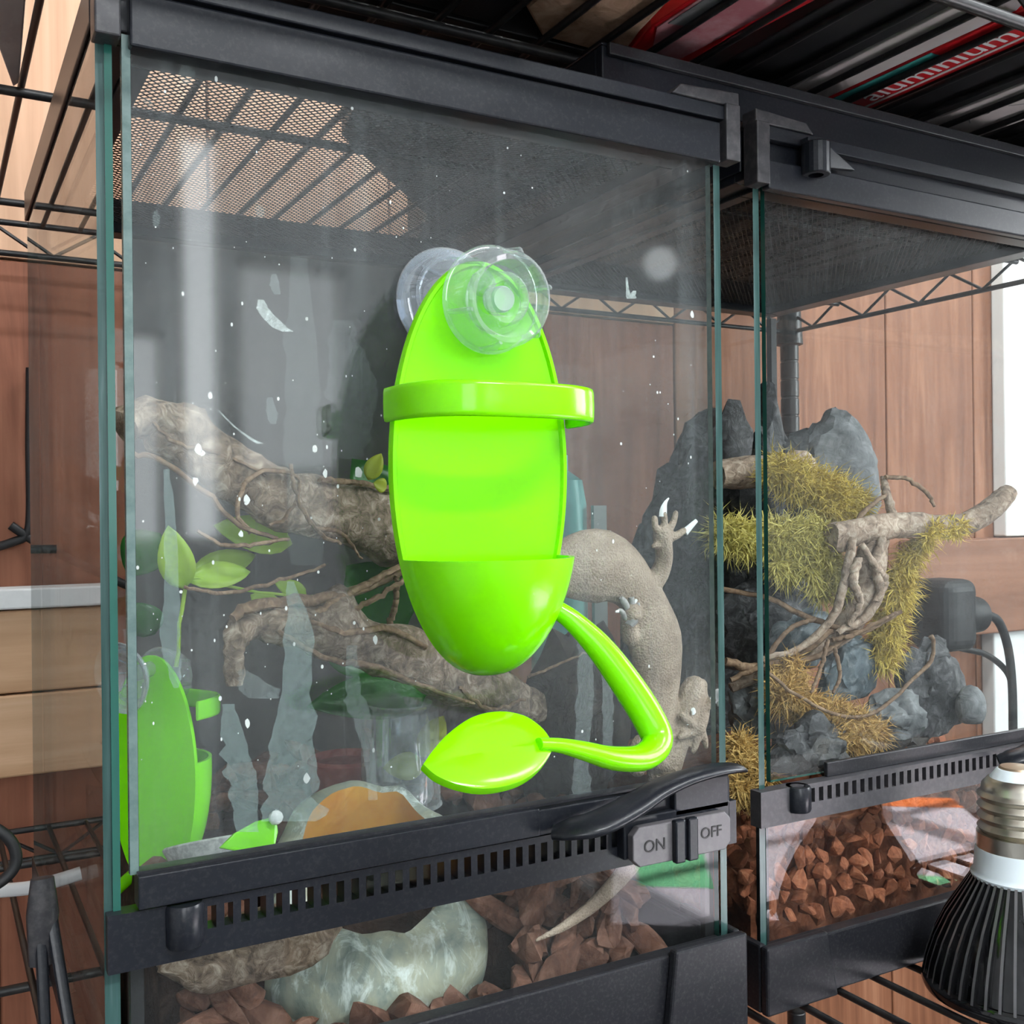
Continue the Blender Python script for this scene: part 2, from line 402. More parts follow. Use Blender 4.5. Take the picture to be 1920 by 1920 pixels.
holed('wall_right', M['grey_paint'], 'x', RX1, RX1 + .1, RY0, RY1, RZ0, RZ1, RIGHT_WIN)
tag(MB().box(RX0 - .1, RX0, RY0, RY1, RZ0, RZ1).build('wall_left', M['grey_paint']), kind='structure')
tag(MB().box(RX0 - .1, RX1 + .1, RY0 - .1, RY1 + .1, RZ0 - .05, RZ0).build('floor', M['floor']), kind='structure')
tag(MB().box(RX0 - .1, RX1 + .1, RY0 - .1, RY1 + .1, RZ1, RZ1 + .05).build('ceiling', M['white_paint']), kind='structure')
k = 0
for holes, ax in ((FRONT_WIN, 'y'), (RIGHT_WIN, 'x')):
    for (a0, a1, z0, z1) in holes:
        k += 1; b = MB(); g = .03
        def bar(p0, p1, q0, q1):
            if ax == 'y': b.box(p0, p1, RY0 - .05, RY0 - .01, q0, q1)
            else: b.box(RX1 + .01, RX1 + .05, p0, p1, q0, q1)
        bar(a0, a0 + g * .6, z0, z1); bar(a1 - g * .6, a1, z0, z1); bar(a0, a1, z0, z0 + g * .6); bar(a0, a1, z1 - g * .6, z1)
        if a1 - a0 > .5:
            bar((a0 + a1) / 2 - .015, (a0 + a1) / 2 + .015, z0, z1); bar(a0, a1, (z0 + z1) / 2 - .012, (z0 + z1) / 2 + .012)
        tag(b.build('window_%d' % k, M['white_paint']), kind='structure')
# back wall: slab with boards as parts
wb = tag(MB().box(RX0 - .1, RX1 + .1, RY1, RY1 + .08, RZ0, RZ1).build('wall_back', M['wall_red']), kind='structure')
x = RX0
i = 0
while x < RX1:
    wd = .215
    if x > .75: wd = .213
    mat = M['wall_red'] if x + wd / 2 < .80 else M['wall_mid']
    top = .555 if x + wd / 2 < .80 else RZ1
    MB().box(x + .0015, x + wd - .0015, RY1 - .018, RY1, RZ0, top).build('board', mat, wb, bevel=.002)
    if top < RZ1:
        MB().box(x + .0015, x + wd - .0015, RY1 - .020, RY1, top + .002, RZ1).build('board', M['pale_board'], wb, bevel=.001)  # upper boards get a paler colour than the lower ones
    x += wd
# white board, beam and pale pine boards fixed on the wall
tag(MB().box(1.535, 2.3, RY1 - .045, RY1 - .019, .245, .95).build('wall_board', M['white_paint'], bevel=.003), 'white painted panel on the wall, behind the moss terrarium', 'panel')
tag(MB().box(1.30, 2.3, RY1 - .06, RY1 - .019, .085, .243).build('wall_beam', M['beam'], bevel=.003), 'brown horizontal wooden beam under the white wall panel', 'beam')
tag(MB().box(1.50, 2.3, RY1 - .045, RY1 - .019, -.35, .083).build('wall_board', M['white_paint'], bevel=.003), 'lower white panel beneath the brown wall beam', 'panel')
ps = empty('pine_ledge', (-.2, .70, -.02), 'pale pine boards of a wall ledge at the left', 'ledge')
for z0, z1, d in ((.205, .225, .0), (.122, .203, .012), (.040, .120, .010)):
    MB().box(-.75, .03, .675 + d, RY1 - .021, z0, z1).build('board', M['pine'] if z1 < .21 else M['white_paint'], ps, bevel=.002)
ps.location = ps.location
# ceiling lamps: real lamps of the room (outside the picture)
for lx, ly, en, lab in ((.55, -1.6, 62, 'ceiling tube lamp above the camera'), (1.5, -.9, 20, 'ceiling tube lamp over the side table'), (.9, .2, 26, 'ceiling tube lamp over the wire rack')):
    lamp = empty('ceiling_lamp', (lx, ly, RZ1), lab, 'lamp', 'ceiling lamps')
    MB().box(lx - .45, lx + .45, ly - .08, ly + .08, RZ1 - .05, RZ1).build('housing', M['white'], lamp, bevel=.005)
    l = light('lamp_tube', 'AREA', (lx, ly, RZ1 - .06), (0, 0, -1), en, (.94, .975, 1), (.9, .14)); put(l, lamp)

gl_ = empty('globe_lamp', (1.19, -1.2, .78), 'round frosted globe lamp hanging in the room', 'lamp')
te = NT('globe light'); em = te.n('ShaderNodeEmission'); em.inputs[0].default_value = (.92, .97, 1, 1); em.inputs[1].default_value = 5.0
MB().ball((1.19, -1.2, .78), .032, 20).build('globe', te.done(em.outputs[0]), gl_, smooth=True)
MB().tube([(1.19, -1.2, .80), (1.19, -1.2, RZ1)], .004, 8).build('cord', M['rubber'], gl_)

# ------------------------------------------------------------------ wire rack
rack = empty('wire_rack', (.3, .28, -.85), 'black wire shelving rack holding the terrariums', 'rack')
XL, XR, YF, YB = -.56, .995, -.105, .647
WX = [.2531 - .0332 * i for i in range(24, 0, -1)] + [.2531 + .0332 * i for i in range(0, 23)]
rod = None
def shelf(z, name):
    sh = empty(name, (.2, .28, z), parent=rack)
    global rod
    for x in WX:
        if rod is None:
            b = MB(); b.tube([(0, -(YB - YF) / 2, 0), (0, (YB - YF) / 2, 0)], .0023, 8)
            o = b.build('wire', M['wire'], None, smooth=True, angle=50, origin=(0, 0, 0)); rod = o
        else:
            o = rod.copy(); COL.objects.link(o)
        o.parent = None; o.location = (x, (YF + YB) / 2, z); put(o, sh)
    for y in (-.072, .086, .294, .556):
        MB().tube([(XL, y, z - .0055), (XR, y, z - .0055)], .0033, 8).build('cross_rail', M['wire'], sh, smooth=True, angle=50)
    for p0, p1 in (((XL, YB, 0), (XR, YB, 0)), ((XR, YF, 0), (XR, YB, 0)), ((XL, YF, 0), (XR, YF, 0)), ((XL, YF, 0), (XL, YB, 0))):
        p0, p1 = V(p0), V(p1); L = (p1 - p0).length
        for dz in (0, -.029):
            MB().tube([p0 + V((0, 0, z + dz)), p1 + V((0, 0, z + dz))], .003, 8).build('edge_rod', M['wire'], sh, smooth=True, angle=50)
        n = int(L / .042); pts = []
        for i in range(n + 1): pts.append(p0.lerp(p1, i / n) + V((0, 0, z - (.001 if i % 2 else .028))))
        MB().tube(pts, .0021, 6).build('zigzag_wire', M['wire'], sh, smooth=True, angle=50)
shelf(.5735, 'upper_shelf'); shelf(-.0030, 'lower_shelf')
for x, y in ((XL, YF), (XL, YB), (XR, YF), (XR, YB)):
    b = MB(); pr = [(.0127, -.85)]
    z = -.82
    while z < 1.1: pr += [(.0127, z), (.0118, z + .001), (.0118, z + .003), (.0127, z + .004)]; z += .0254
    pr += [(.0127, 1.15)]
    b.lathe(pr, 16, Matrix.Translation((x, y, 0)), cap=True); b.build('post', M['wire'], rack, smooth=True, angle=40)
    for z in (.555, -.02):
        MB().lathe([(.013, -.03), (.019, -.028), (.016, .02), (.013, .022)], 16, Matrix.Translation((x, y, z)), cap=True).build('sleeve', M['wire'], rack, smooth=True, angle=40)

# ------------------------------------------------------------------ terrariums
def pane(name, x0, x1, y0, y1, z0, z1, mats, parent, thin):
    """glass sheet; the faces across its thin axis show the green edge"""
    b = MB().box(x0, x1, y0, y1, z0, z1)
    ax = 'xyz'.index(thin); idx = {0: (4, 5), 1: (2, 3), 2: (0, 1)}[ax]
    b.m = [0 if i in idx else 1 for i in range(6)]
    return b.build(name, mats, parent)
def text(body, loc, size, mat, parent, rot, name='lettering', ext=.0002, sx=1, align='CENTER'):
    c = bpy.data.curves.new(name, 'FONT'); c.body = body; c.size = size; c.extrude = ext; c.align_x = align; c.align_y = 'CENTER'
    tmp = bpy.data.objects.new(name, c); me = bpy.data.meshes.new_from_object(tmp); bpy.data.objects.remove(tmp); bpy.data.curves.remove(c)
    me.materials.clear(); me.materials.append(mat)
    o = bpy.data.objects.new(name, me); COL.objects.link(o); o.location = loc; o.rotation_euler = rot; o.scale = (sx, 1, 1)
    put(o, parent); return o

def terrarium(X, Y, zb, zlow, zv0, zv1, zr, ztop, ztop2, label, main):
    """X,Y: front left corner; zb base, zlow top of base, zv vent bar, zr top of door rail, ztop..ztop2 upper frame"""
    W_, D_ = .320, .330; x1 = X + W_; y1 = Y + D_
    T = empty('glass_terrarium', (X + W_ / 2, Y + D_ / 2, zb), label, 'terrarium')
    bk, bd = M['black'], M['black_dusty']
    gs = [M['glass_side'], M['edge']] if main else [M['glass_clean'], M['edge']]
    # base
    b = MB()
    b.box(X, x1, Y - .004, Y + .006, zb, zlow).box(X, x1, y1 - .006, y1, zb, zlow).box(X, X + .006, Y + .006, y1 - .006, zb, zlow).box(x1 - .006, x1, Y + .006, y1 - .006, zb, zlow)
    b.box(X + .004, x1 - .004, Y + .004, y1 - .004, zb + .004, zb + .008)
    b.build('base_frame', bd, T, bevel=.0012)
    for cx_, sx in ((X, 1), (x1, -1)):
        for cy_, sy in ((Y, 1), (y1, -1)):
            b = MB()
            L = .048
            z1_ = zlow + .004
            # L-shaped corner shoe with sloped ends
            poly = [(cx_ - sx * .005, cy_ - sy * .010, zb), (cx_ + sx * (L + .004), cy_ - sy * .010, zb), (cx_ + sx * (L - .004), cy_ - sy * .010, z1_), (cx_ - sx * .005, cy_ - sy * .010, z1_)]
            b.prism(poly, (0, sy * .006, 0))
            poly = [(cx_ - sx * .005, cy_ - sy * .004, zb), (cx_ - sx * .005, cy_ + sy * (L + .004), zb), (cx_ - sx * .005, cy_ + sy * (L - .004), z1_), (cx_ - sx * .005, cy_ - sy * .004, z1_)]
            b.prism(poly, (sx * .005, 0, 0))
            b.build('corner_shoe', bd, T, bevel=.0015)
    # panes
    pane('side_pane', X - (.0045 if main else 0), X + (.0015 if main else .0045), Y + .001, y1 - .002, zlow - .01, ztop + .006, gs, T, 'x')
    pane('side_pane', x1 - .0045, x1, Y + .001, y1 - .002, zlow - .01, ztop + .006, [M['glass_clean'], M['edge']], T, 'x')
    pane('back_pane', X + .005, x1 - .005, y1 - .006, y1 - .002, zlow - .01, ztop + .006, [M['glass_clean'], M['edge']], T, 'y')
    pane('lower_front_pane', X + .0055, x1 - .0055, Y + .0015, Y + .0055, zlow - .006, zv0 + .004, [M['glass_low'], M['edge_dark']], T, 'y')
    for xx in (X + .0055, x1 - .0115):
        MB().box(xx, xx + .006, Y + .006, Y + .010, zlow - .004, zv0).build('seal_strip', M['rubber'], T)
    for xx in (X + .002, x1 - .010):
        MB().box(xx, xx + .007, y1 - .0135, y1 - .0065, zlow, ztop).build('corner_seal', M['rubber'], T)
    if main:
        MB().box(X - .0012, X + .0018, Y - .0002, Y + .0009, zv1, ztop + .002).build('seal_bead', M['edge_dark'], T)
        MB().box(X + .0050, X + .0084, Y - .0035, Y + .0005, zr, ztop + .002).build('edge_strip', M['edge_pale'], T)
    # vent bar with open slots
    b = MB(); ya, yb = Y - .005, Y + .004; n = 33; s0, s1 = X + .037, X + .262; pit = (s1 - s0) / (n - 1); hw = pit * .26
    zs0, zs1 = zv0 + (zv1 - zv0) * .46, zv0 + (zv1 - zv0) * .86
    b.box(X - .004, x1 + .002, ya, yb, zv0, zs0).box(X - .004, x1 + .002, ya, yb, zs1, zv1)
    edges = [X - .004] + [v_ for i in range(n) for v_ in (s0 + i * pit - hw, s0 + i * pit + hw)] + [x1 + .002]
    for i in range(0, len(edges), 2): b.box(edges[i], edges[i + 1], ya, yb, zs0, zs1)
    vb = b.build('vent_bar', bk if main else M['vent_grey'], T)
    b = MB().lathe([(.0001, zv0 + .006), (.0072, zv0 + .006), (.0078, zv0 + .0075), (.0078, zv1 - .0015), (.0072, zv1)] + ([(.0045, zv1), (.0042, zv1 - .008), (.0001, zv1 - .008)] if not main else [(.0001, zv1)]), 24, Matrix.Translation((X + .026, Y - .004, 0)))
    b.build('hinge_barrel', bk, T, smooth=True, angle=40)
    # upper frame
    b = MB(); zt, zu = ztop, ztop2
    for (a0, a1, c0, c1) in ((X - .004, x1 + .004, Y - .002, Y + .012), (X - .004, x1 + .004, y1 - .012, y1 + .002), (X - .004, X + .012, Y + .012, y1 - .012), (x1 - .012, x1 + .004, Y + .012, y1 - .012)):
        b.box(a0, a1, c0, c1, zt + .0035, zu)
    b.box(X - .006, X - .004, Y + .005, y1, zt + .008, zu).box(x1 + .004, x1 + .006, Y + .005, y1, zt + .008, zu)
    b.box(X - .004, x1 + .004, Y - .008, Y - .002, zu - .008, zu)
    b.build('upper_frame', bk, T, bevel=.0008)
    # inner lip of the removable screen frame
    b = MB()
    for (a0, a1, c0, c1) in ((X + .012, x1 - .012, Y + .012, Y + .026), (X + .012, x1 - .012, y1 - .024, y1 - .012), (X + .012, X + .022, Y + .026, y1 - .024), (x1 - .022, x1 - .012, Y + .026, y1 - .024)):
        b.box(a0, a1, c0, c1, zt + .0015, zt + .012)
    b.build('screen_frame', bk, T, bevel=.0008)
    # screen: crossed diagonal strands
    b = MB(); a0, a1, c0, c1 = X + .02, x1 - .02, Y + .024, y1 - .022; zz = zt + .008; p = .0046; hw = .00042
    def strand(sgn):
        k = (a0 - c1 if sgn > 0 else a0 + c0)
        kmax = (a1 - c0 if sgn > 0 else a1 + c1)
        while k < kmax:
            # x - sgn*y = k
            pts = []
            for yy in (c0, c1):
                xx = k + sgn * yy
                if a0 <= xx <= a1: pts.append((xx, yy))
            for xx in (a0, a1):
                yy = (xx - k) * sgn
                if c0 < yy < c1: pts.append((xx, yy))
            if len(pts) >= 2:
                (xa, ya_), (xb, yb_) = pts[0], pts[1]
                dx = hw * .7071; dy = -sgn * hw * .7071
                q = [(xa + dx, ya_ + dy, zz), (xb + dx, yb_ + dy, zz), (xb - dx, yb_ - dy, zz), (xa - dx, ya_ - dy, zz)]
                nseg = max(1, round(((xb - xa) ** 2 + (yb_ - ya_) ** 2) ** .5 / .03)); q = [V(z_) for z_ in q]
                for i in range(nseg):
                    f0, f1 = i / nseg, (i + 1) / nseg
                    b.prism([q[0].lerp(q[1], f0), q[0].lerp(q[1], f1), q[3].lerp(q[2], f1), q[3].lerp(q[2], f0)], (0, 0, .00025))
            k += p
    strand(1); strand(-1)
    tag(b.build('screen_mesh', M['mesh'], T, fixn=False), kind='stuff')
    # corner brackets at the top, front
    for cx_, sx in ((X, 1), (x1, -1)):
        b = MB()
        b.box(min(cx_ - sx * .006, cx_ + sx * .004), max(cx_ - sx * .006, cx_ + sx * .004), Y - .010, Y + .002, zt - .002, zu + .001)
        poly = [(cx_ - sx * .006, Y - .009, zu), (cx_ + sx * .040, Y - .009, zu), (cx_ + sx * .034, Y - .009, zu + .006), (cx_ - sx * .006, Y - .009, zu + .008)]
        b.prism(poly, (0, .012, 0)); b.build('corner_bracket', M['grey_black'], T, bevel=.0008)
    # door
    Dr = empty('door', (X + .006, Y - .002, zv1), parent=T)
    if main:
        dx0, dx1 = X + .0085, x1 - .0105
        pane('door_glass', dx0, dx1, Y - .0035, Y + .0005, zr - .004, zt + .003, [M['glass_door'], M['edge_pale']], Dr, 'y')
        MB().box(X + .0075, x1 - .007, Y - .0085, Y + .001, zt - .004, zu - .010).build('top_rail', bk, Dr, bevel=.001)
        b = MB().box(X + .0075, X + .195, Y - .0075, Y + .003, zv1 + .001, zr).box(X + .195, x1 - .004, Y - .0068, Y + .003, zv1 + .001, zr - .001)
        b.build('bottom_rail', bk, Dr, bevel=.0006)
        MB().box(X + .0075, x1 - .012, Y - .0045, Y + .0025, zr, zr + .0012).build('dusty_seam', M['black_dusty'], Dr)
    else:
        # slid-down neighbour: door glass behind the vent bar line
        pane('door_glass', X + .012, x1 - .0065, Y + .004, Y + .0075, zr - .004, zt + .003, [M['glass_clean'], M['edge_dark']], Dr, 'y')
        MB().box(X + .055, x1 - .004, Y + .0005, Y + .0035, zv1, zr + .003).build('bottom_rail', bd, Dr, bevel=.0006)
        MB().box(X + .004, x1, Y - .0085, Y - .002, zt - .004, zt + .013).build('top_rail', bk, Dr, bevel=.001)
        b = MB().box(X + .030, X + .044, Y - .014, Y - .008, zu - .022, zu - .004).prism([(X + .044, Y - .013, zu - .004), (X + .044, Y - .013, zu - .020), (X + .075, Y - .009, zu - .016)], (0, .004, 0))
        b.lathe([(.0045, zu - .026), (.0085, zu - .026), (.0085, zu - .007), (.0001, zu - .006)], 20, Matrix.Translation((X + .037, Y - .013, 0)))
        b.build('hinge_block', bk, T, bevel=.0008)
    # lever handle
    hz = zr
    lev = [(X + .200, Y - .012, hz - .011, .0062), (X + .207, Y - .018, hz - .009, .0095), (X + .220, Y - .021, hz - .0075, .0105), (X + .240, Y - .0195, hz - .003, .0098), (X + .258, Y - .017, hz + .002, .0085), (X + .278, Y - .015, hz + .0055, .0078), (X + .300, Y - .013, hz + .0065, .007), (X + .316, Y - .012, hz + .0055, .0055), (X + .322, Y - .012, hz + .0035, .003)]
    sp = spline([(a, b_, c, d) for a, b_, c, d in lev], 30)
    b = MB(); b.tube([p[:3] for p in sp], [p[3] for p in sp], 14, flat=.0 + .42, upv=(0, -1, 0))
    hd = b.build('lever_handle', bk, Dr, smooth=True, angle=60)
    if main:
        b = MB().box(X + .275, X + .312, Y - .011, Y - .004, zv1 - .001, hz + .0025); b.build('handle_foot', bk, Dr, bevel=.001)
        # ON / OFF slider
        lk = empty('lock', (X + .275, Y - .008, zv0), parent=T)
        z0, z1 = zv0 + .0022, zv1 - .001; a0, a1 = X + .2445, X + .3085; c = .004
        MB().box(a0 - .002, a1 + .004, Y - .011, Y - .004, z0 + .003, z1 + .004).build('lock_back', bk, lk, bevel=.001)
        poly = [(a0, Y - .011, z0 + c), (a0 + c, Y - .011, z0), (a1 - c, Y - .011, z0), (a1, Y - .011, z0 + c), (a1, Y - .011, z1 - c), (a1 - c, Y - .011, z1), (a0 + c, Y - .011, z1), (a0, Y - .011, z1 - c)]
        MB().prism(poly, (0, -.005, 0)).build('lock_plate', M['sheen_grey'], lk, bevel=.0006)
        m_ = (a0 + a1) / 2
        b = MB()
        for dx in (-.0042, .0042):
            b.box(m_ + dx - .0032, m_ + dx + .0032, Y - .0195, Y - .0155, z0 - .001, z1 + .001)
        b.box(m_ - .002, m_ + .002, Y - .0175, Y - .0155, z0, z1)
        b.build('slider', bk, lk, bevel=.0009)
        text('ON', (m_ - .0185, Y - .0162, (z0 + z1) / 2 - .0005), .0088, M['letter'], lk, (pi / 2, 0, 0))
        text('OFF', (m_ + .0185, Y - .0162, (z0 + z1) / 2 + .0005), .0082, M['letter'], lk, (pi / 2, 0, 0))
    return T, Dr

T1, D1 = terrarium(-.003, 0, 0, .058, .1105, .1340, .1485, .4865, .5145, 'nearer glass terrarium with lime feeder on its door', True)
T2, D2 = terrarium(.3575, .018, 0, .036, .1080, .1290, .1350, .4850, .5180, 'farther glass terrarium with moss and driftwood behind the black bulb', False)

# dark background sheet of the near terrarium
bs = MB(); n = 26
for i in range(n):
    xx = .052 + (.306 - .052) * i / (n - 1)
MBb = MB().box(.056, .304, .3165, .3195, .062, .4875)
tag(MBb.build('background_sheet', plain('charcoal background', (.045, .043, .042), .8, speck=(14, (.085, .075, .066), .4, .7))), 'charcoal background sheet inside the back of the nearer terrarium', 'background')

# dried marks on the door glass
def blot(name, pts, mat, y, parent, jag=.35, seed=0, width=None):
    """pts: (px, py, half width px) down the middle of a mark on the glass"""
    sp = spline([(p[0], p[1], p[2]) for p in pts], 26); L = []; R_ = []
    for i, (a, b_, c) in enumerate(sp):
        ml = 1 + jag * nz((i * .45, 1, seed), 1); mr = 1 + jag * nz((i * .45, 9, seed), 1)
        L.append(at(a - c * ml, b_, y)); R_.append(at(a + c * mr, b_, y))
    mb = MB(); n = len(L); vs = L + R_
    mb.add(vs, [(i, i + 1, n + i + 1, n + i) for i in range(n - 1)])
    return mb.build(name, mat, parent, fixn=False)
yb = .0009
for sd, (mt, pts) in enumerate([
    ('stain', [(545, 1090, 6), (560, 1180, 24), (556, 1300, 30), (548, 1400, 42), (545, 1480, 52), (548, 1540, 56)]),
    ('stain', [(312, 880, 6), (318, 960, 10), (322, 1080, 13), (318, 1190, 18), (325, 1240, 16), (330, 1290, 5)]),
    ('stain', [(428, 1320, 12), (440, 1400, 24), (455, 1470, 28), (463, 1560, 20)]),
    ('stain2', [(660, 1210, 10), (662, 1290, 14), (672, 1330, 20), (690, 1400, 12), (700, 1500, 8)]),
    ('stain2', [(1095, 1180, 12), (1098, 1300, 16), (1090, 1420, 14), (1092, 1490, 18)]),
    ('stain2', [(1135, 1220, 8), (1140, 1330, 10), (1138, 1440, 8)]),
    ('stain3', [(560, 480, 16), (566, 700, 32), (570, 840, 36), (575, 1060, 30)]),
    ('stain3', [(640, 600, 20), (660, 740, 46), (650, 860, 30)]),
    ('smear', [(488, 562, 6), (497, 585, 12), (520, 610, 14), (540, 622, 10)]),
    ('smear', [(410, 770, 1.5), (440, 800, 2), (470, 822, 4), (488, 832, 7)]),
    ('stain2', [(350, 122, 8), (350, 140, 16), (352, 158, 6)]),
    ('stain2', [(514, 514, 5), (515, 535, 9), (520, 552, 6)]),
    ('stain2', [(505, 745, 5), (510, 775, 10), (512, 795, 6)]),
    ('stain2', [(487, 385, 4), (488, 397, 8), (488, 408, 4)]),
    ('stain2', [(270, 185, 5), (278, 192, 8), (282, 200, 4)]),
    ('stain2', [(292, 395, 3), (293, 410, 7), (292, 425, 4)]),
    ('smear', [(1175, 520, 2), (1177, 545, 3), (1183, 560, 8), (1190, 545, 3)]),
    ('stain2', [(455, 1255, 6), (480, 1290, 34), (500, 1310, 22), (520, 1290, 5)]),
    ('stain2', [(235, 1180, 5), (245, 1240, 8), (240, 1330, 6)]),
]): blot('water_stain', pts, M[mt], yb, D1, .5, sd)
b = MB(); rr = random.Random(3)
for i in range(210):
    px = 240 + 1060 * rr.random(); py = 130 + 1330 * rr.random() ** .8
    if 730 < px < 1110 and 480 < py < 1260: continue
    c = at(px, py, .0009); r = .0002 + .0006 * rr.random() ** 3
    nn = 6; a0 = rr.random() * 3; e = 1 + rr.random()
    b.add([c + V((cos(a0 + 2 * pi * k / nn) * r, 0, sin(a0 + 2 * pi * k / nn) * r * e)) for k in range(nn)], [tuple(range(nn))])
for px, py, r in ((395, 742, 5), (372, 844, 8), (366, 902, 6), (462, 938, 7), (452, 1002, 5), (575, 1460, 7), (464, 1357, 6), (704, 1200, 6), (1298, 590, 5), (590, 840, 6), (380, 850, 5), (672, 885, 8), (610, 888, 6)):
    c = at(px, py, .0009); r *= mpp(px, py, 0); nn = 8
    b.add([c + V((cos(2 * pi * k / nn) * r * (.6 + .5 * rr.random()), 0, sin(2 * pi * k / nn) * r * (.9 + .8 * rr.random()))) for k in range(nn)], [tuple(range(nn))])
tag(b.build('white_flecks', M['chalk'], D1, fixn=False), kind='stuff')

# ------------------------------------------------------------------ lime green feeders
def feeder(name, label, mat4, stem_pts, leaf_px=None, WR=-.0395, ZC=.0262):
    """local frame: x right, z up, -y towards the viewer; origin at the plate centre"""
    root = empty(name, (0, 0, 0), label, 'feeder'); lime = M['lime']
    A, B = .0440, .0920                    # plate half width / half height, height of the pocket rim
    def hw(z): return A * sqrt(max(0, 1 - (z / B) ** 2))
    # plate: oval board with a low rim
    n = 96; b = MB(); rings = [(1.0, .0015), (1.0, -.0005), (.985, -.0022), (.945, -.0022), (.925, -.0006), (.6, 0), (.2, 0)]
    for f, y in rings:
        for k in range(n):
            a = 2 * pi * k / n; b.v.append((A * f * cos(a), y, B * (1 - (1 - f) * A / B if f > .9 else f) * sin(a)))
    for i in range(len(rings) - 1):
        for k in range(n): b.f.append((i * n + k, i * n + (k + 1) % n, (i + 1) * n + (k + 1) % n, (i + 1) * n + k)); b.m.append(0)
    L = len(rings) - 1; b.f.append(tuple(L * n + k for k in range(n))); b.m.append(0)
    b.f.append(tuple(range(n))[::-1]); b.m.append(0)
    b.build('plate', lime, root, smooth=True, angle=50)
    # pocket: shell
    P = .041; nu, nv = 40, 26; b = MB()
    def pock(u, v, th):
        z = WR - (WR + B - .0005) * sin(v * pi / 2) if v > 0 else WR
        q = cos(v * pi / 2)
        h = hw(z) * 1.0 - th * .9; p = (P - th) * (q ** .85) + .0004
        a = pi * u
        return V((-max(h, .0004) * cos(a), -p * sin(a) ** .9 if sin(a) > 0 else 0, z + (th if v > .85 else 0)))
    for th in (0, .0026):
        for j in range(nv + 1):
            for i in range(nu + 1): b.v.append(tuple(pock(i / nu, j / nv, th)))
    W1 = nu + 1; N1 = W1 * (nv + 1)
    for o_, fl in ((0, 0), (N1, 1)):
        for j in range(nv):
            for i in range(nu):
                q = (o_ + j * W1 + i, o_ + j * W1 + i + 1, o_ + (j + 1) * W1 + i + 1, o_ + (j + 1) * W1 + i); b.f.append(q[::-1] if fl else q); b.m.append(0)
    for i in range(nu): b.f.append((i, i + 1, N1 + i + 1, N1 + i)); b.m.append(0)
    b.build('pocket', lime, root, smooth=True, angle=45)
    # holding ring
    zc, hh, th, PR, AR = ZC, .0074, .0028, .0425, .0452
    b = MB(); ns = 48; prof = []
    for k in range(12):
        a = 2 * pi * k / 12; ca, sa = cos(a), sin(a)
        prof.append((th / 2 * math.copysign(abs(ca) ** .5, ca), hh * math.copysign(abs(sa) ** .5, sa)))
    for i in range(ns + 1):
        a = pi * i / ns; ca, sa = cos(a), sin(a); e = .62
        c = V((-AR * math.copysign(abs(ca) ** e, ca), -PR * abs(sa) ** .75, zc))
        nn = V((-ca / AR, -sa / PR, 0)).normalized()
        for dx, dz in prof: b.v.append(tuple(c + nn * dx + V((0, 0, dz))))
    for i in range(ns):
        for k in range(12): b.f.append((i * 12 + k, i * 12 + (k + 1) % 12, (i + 1) * 12 + (k + 1) % 12, (i + 1) * 12 + k)); b.m.append(0)
    b.f.append(tuple(range(12))[::-1]); b.m.append(0); b.f.append(tuple(ns * 12 + k for k in range(12))); b.m.append(0)
    b.build('ring', lime, root, smooth=True, angle=55)
    # suction cup and screw knob (axis along y)
    zk = .0738
    Mx = Matrix.Translation((0.0005, 0, zk + .0080)) @ Matrix.Rotation(radians(-6), 4, 'X') @ Matrix.Rotation(pi / 2, 4, 'X')      # local z -> -y
    g = .0322                                                                   # plate to glass
    cup = MB().lathe([(.0001, -.016), (.012, -.017), (.019, -.0225), (.0245, -g + .0028), (.0268, -g + .001), (.0268, -g + .0002), (.0255, -g + .0006), (.0235, -g + .0030), (.0175, -.0245), (.011, -.0200), (.0001, -.0190)], 48, Mx)
    for k in range(8):
        a = 2 * pi * k / 8
        p0 = Mx @ V((.010 * cos(a), .010 * sin(a), -.017)); p1 = Mx @ V((.0215 * cos(a), .0215 * sin(a), -.0265))
        cup.tube([p0, p1], .0007, 6)
    cup.lathe([(.0225, -g + .0050), (.0250, -g + .0042), (.0272, -g + .0018), (.0272, -g + .0003), (.0240, -g + .0012)], 48, Mx).lathe([(.0188, -.0228), (.0200, -.0222), (.0212, -.0232), (.0206, -.0246)], 48, Mx)
    cu = cup.build('suction_cup', M['clear_cup'], root, smooth=True, angle=50)
    MB().lathe([(.0001, -.017), (.006, -.017), (.0055, .004), (.0001, .004)], 20, Mx).build('cup_stud', M['clear_cup'], cu, smooth=True, angle=50)
    Mk = Matrix.Translation((0.002, -.0055, zk)) @ Matrix.Scale(1.04, 4) @ Matrix.Rotation(radians(8), 4, 'X') @ Matrix.Rotation(pi / 2, 4, 'X')
    kn = MB().lathe([(.006, .0006), (.0222, .0004), (.0228, .0014), (.0222, .0024), (.0212, .0026), (.0205, .012), (.0196, .0172), (.0178, .0190), (.0158, .0184), (.0150, .0165), (.0145, .006), (.0125, .0045), (.0118, .0050), (.0110, .0145), (.0098, .0160), (.0076, .0158), (.0070, .0140), (.0066, .006), (.0001, .006)], 60, Mk)
    for k in range(6):
        a = 2 * pi * (k + .3) / 6
        kn.tube([Mk @ V((.0212 * cos(a), .0212 * sin(a), .003)), Mk @ V((.0205 * cos(a), .0205 * sin(a), .016)), Mk @ V((.0185 * cos(a), .0185 * sin(a), .0192))], [.0011, .0013, .0009], 8)
    ko = kn.build('screw_knob', M['clear'], root, smooth=True, angle=50)
    MB().lathe([(.0001, .0135), (.0048, .0132), (.0055, .0115), (.0052, .004), (.0001, .004)], 24, Mk).build('knob_core', clear_plastic('milky plastic', (.8, .9, .88), .22) if 'milky plastic' not in bpy.data.materials else bpy.data.materials['milky plastic'], ko, smooth=True, angle=50)
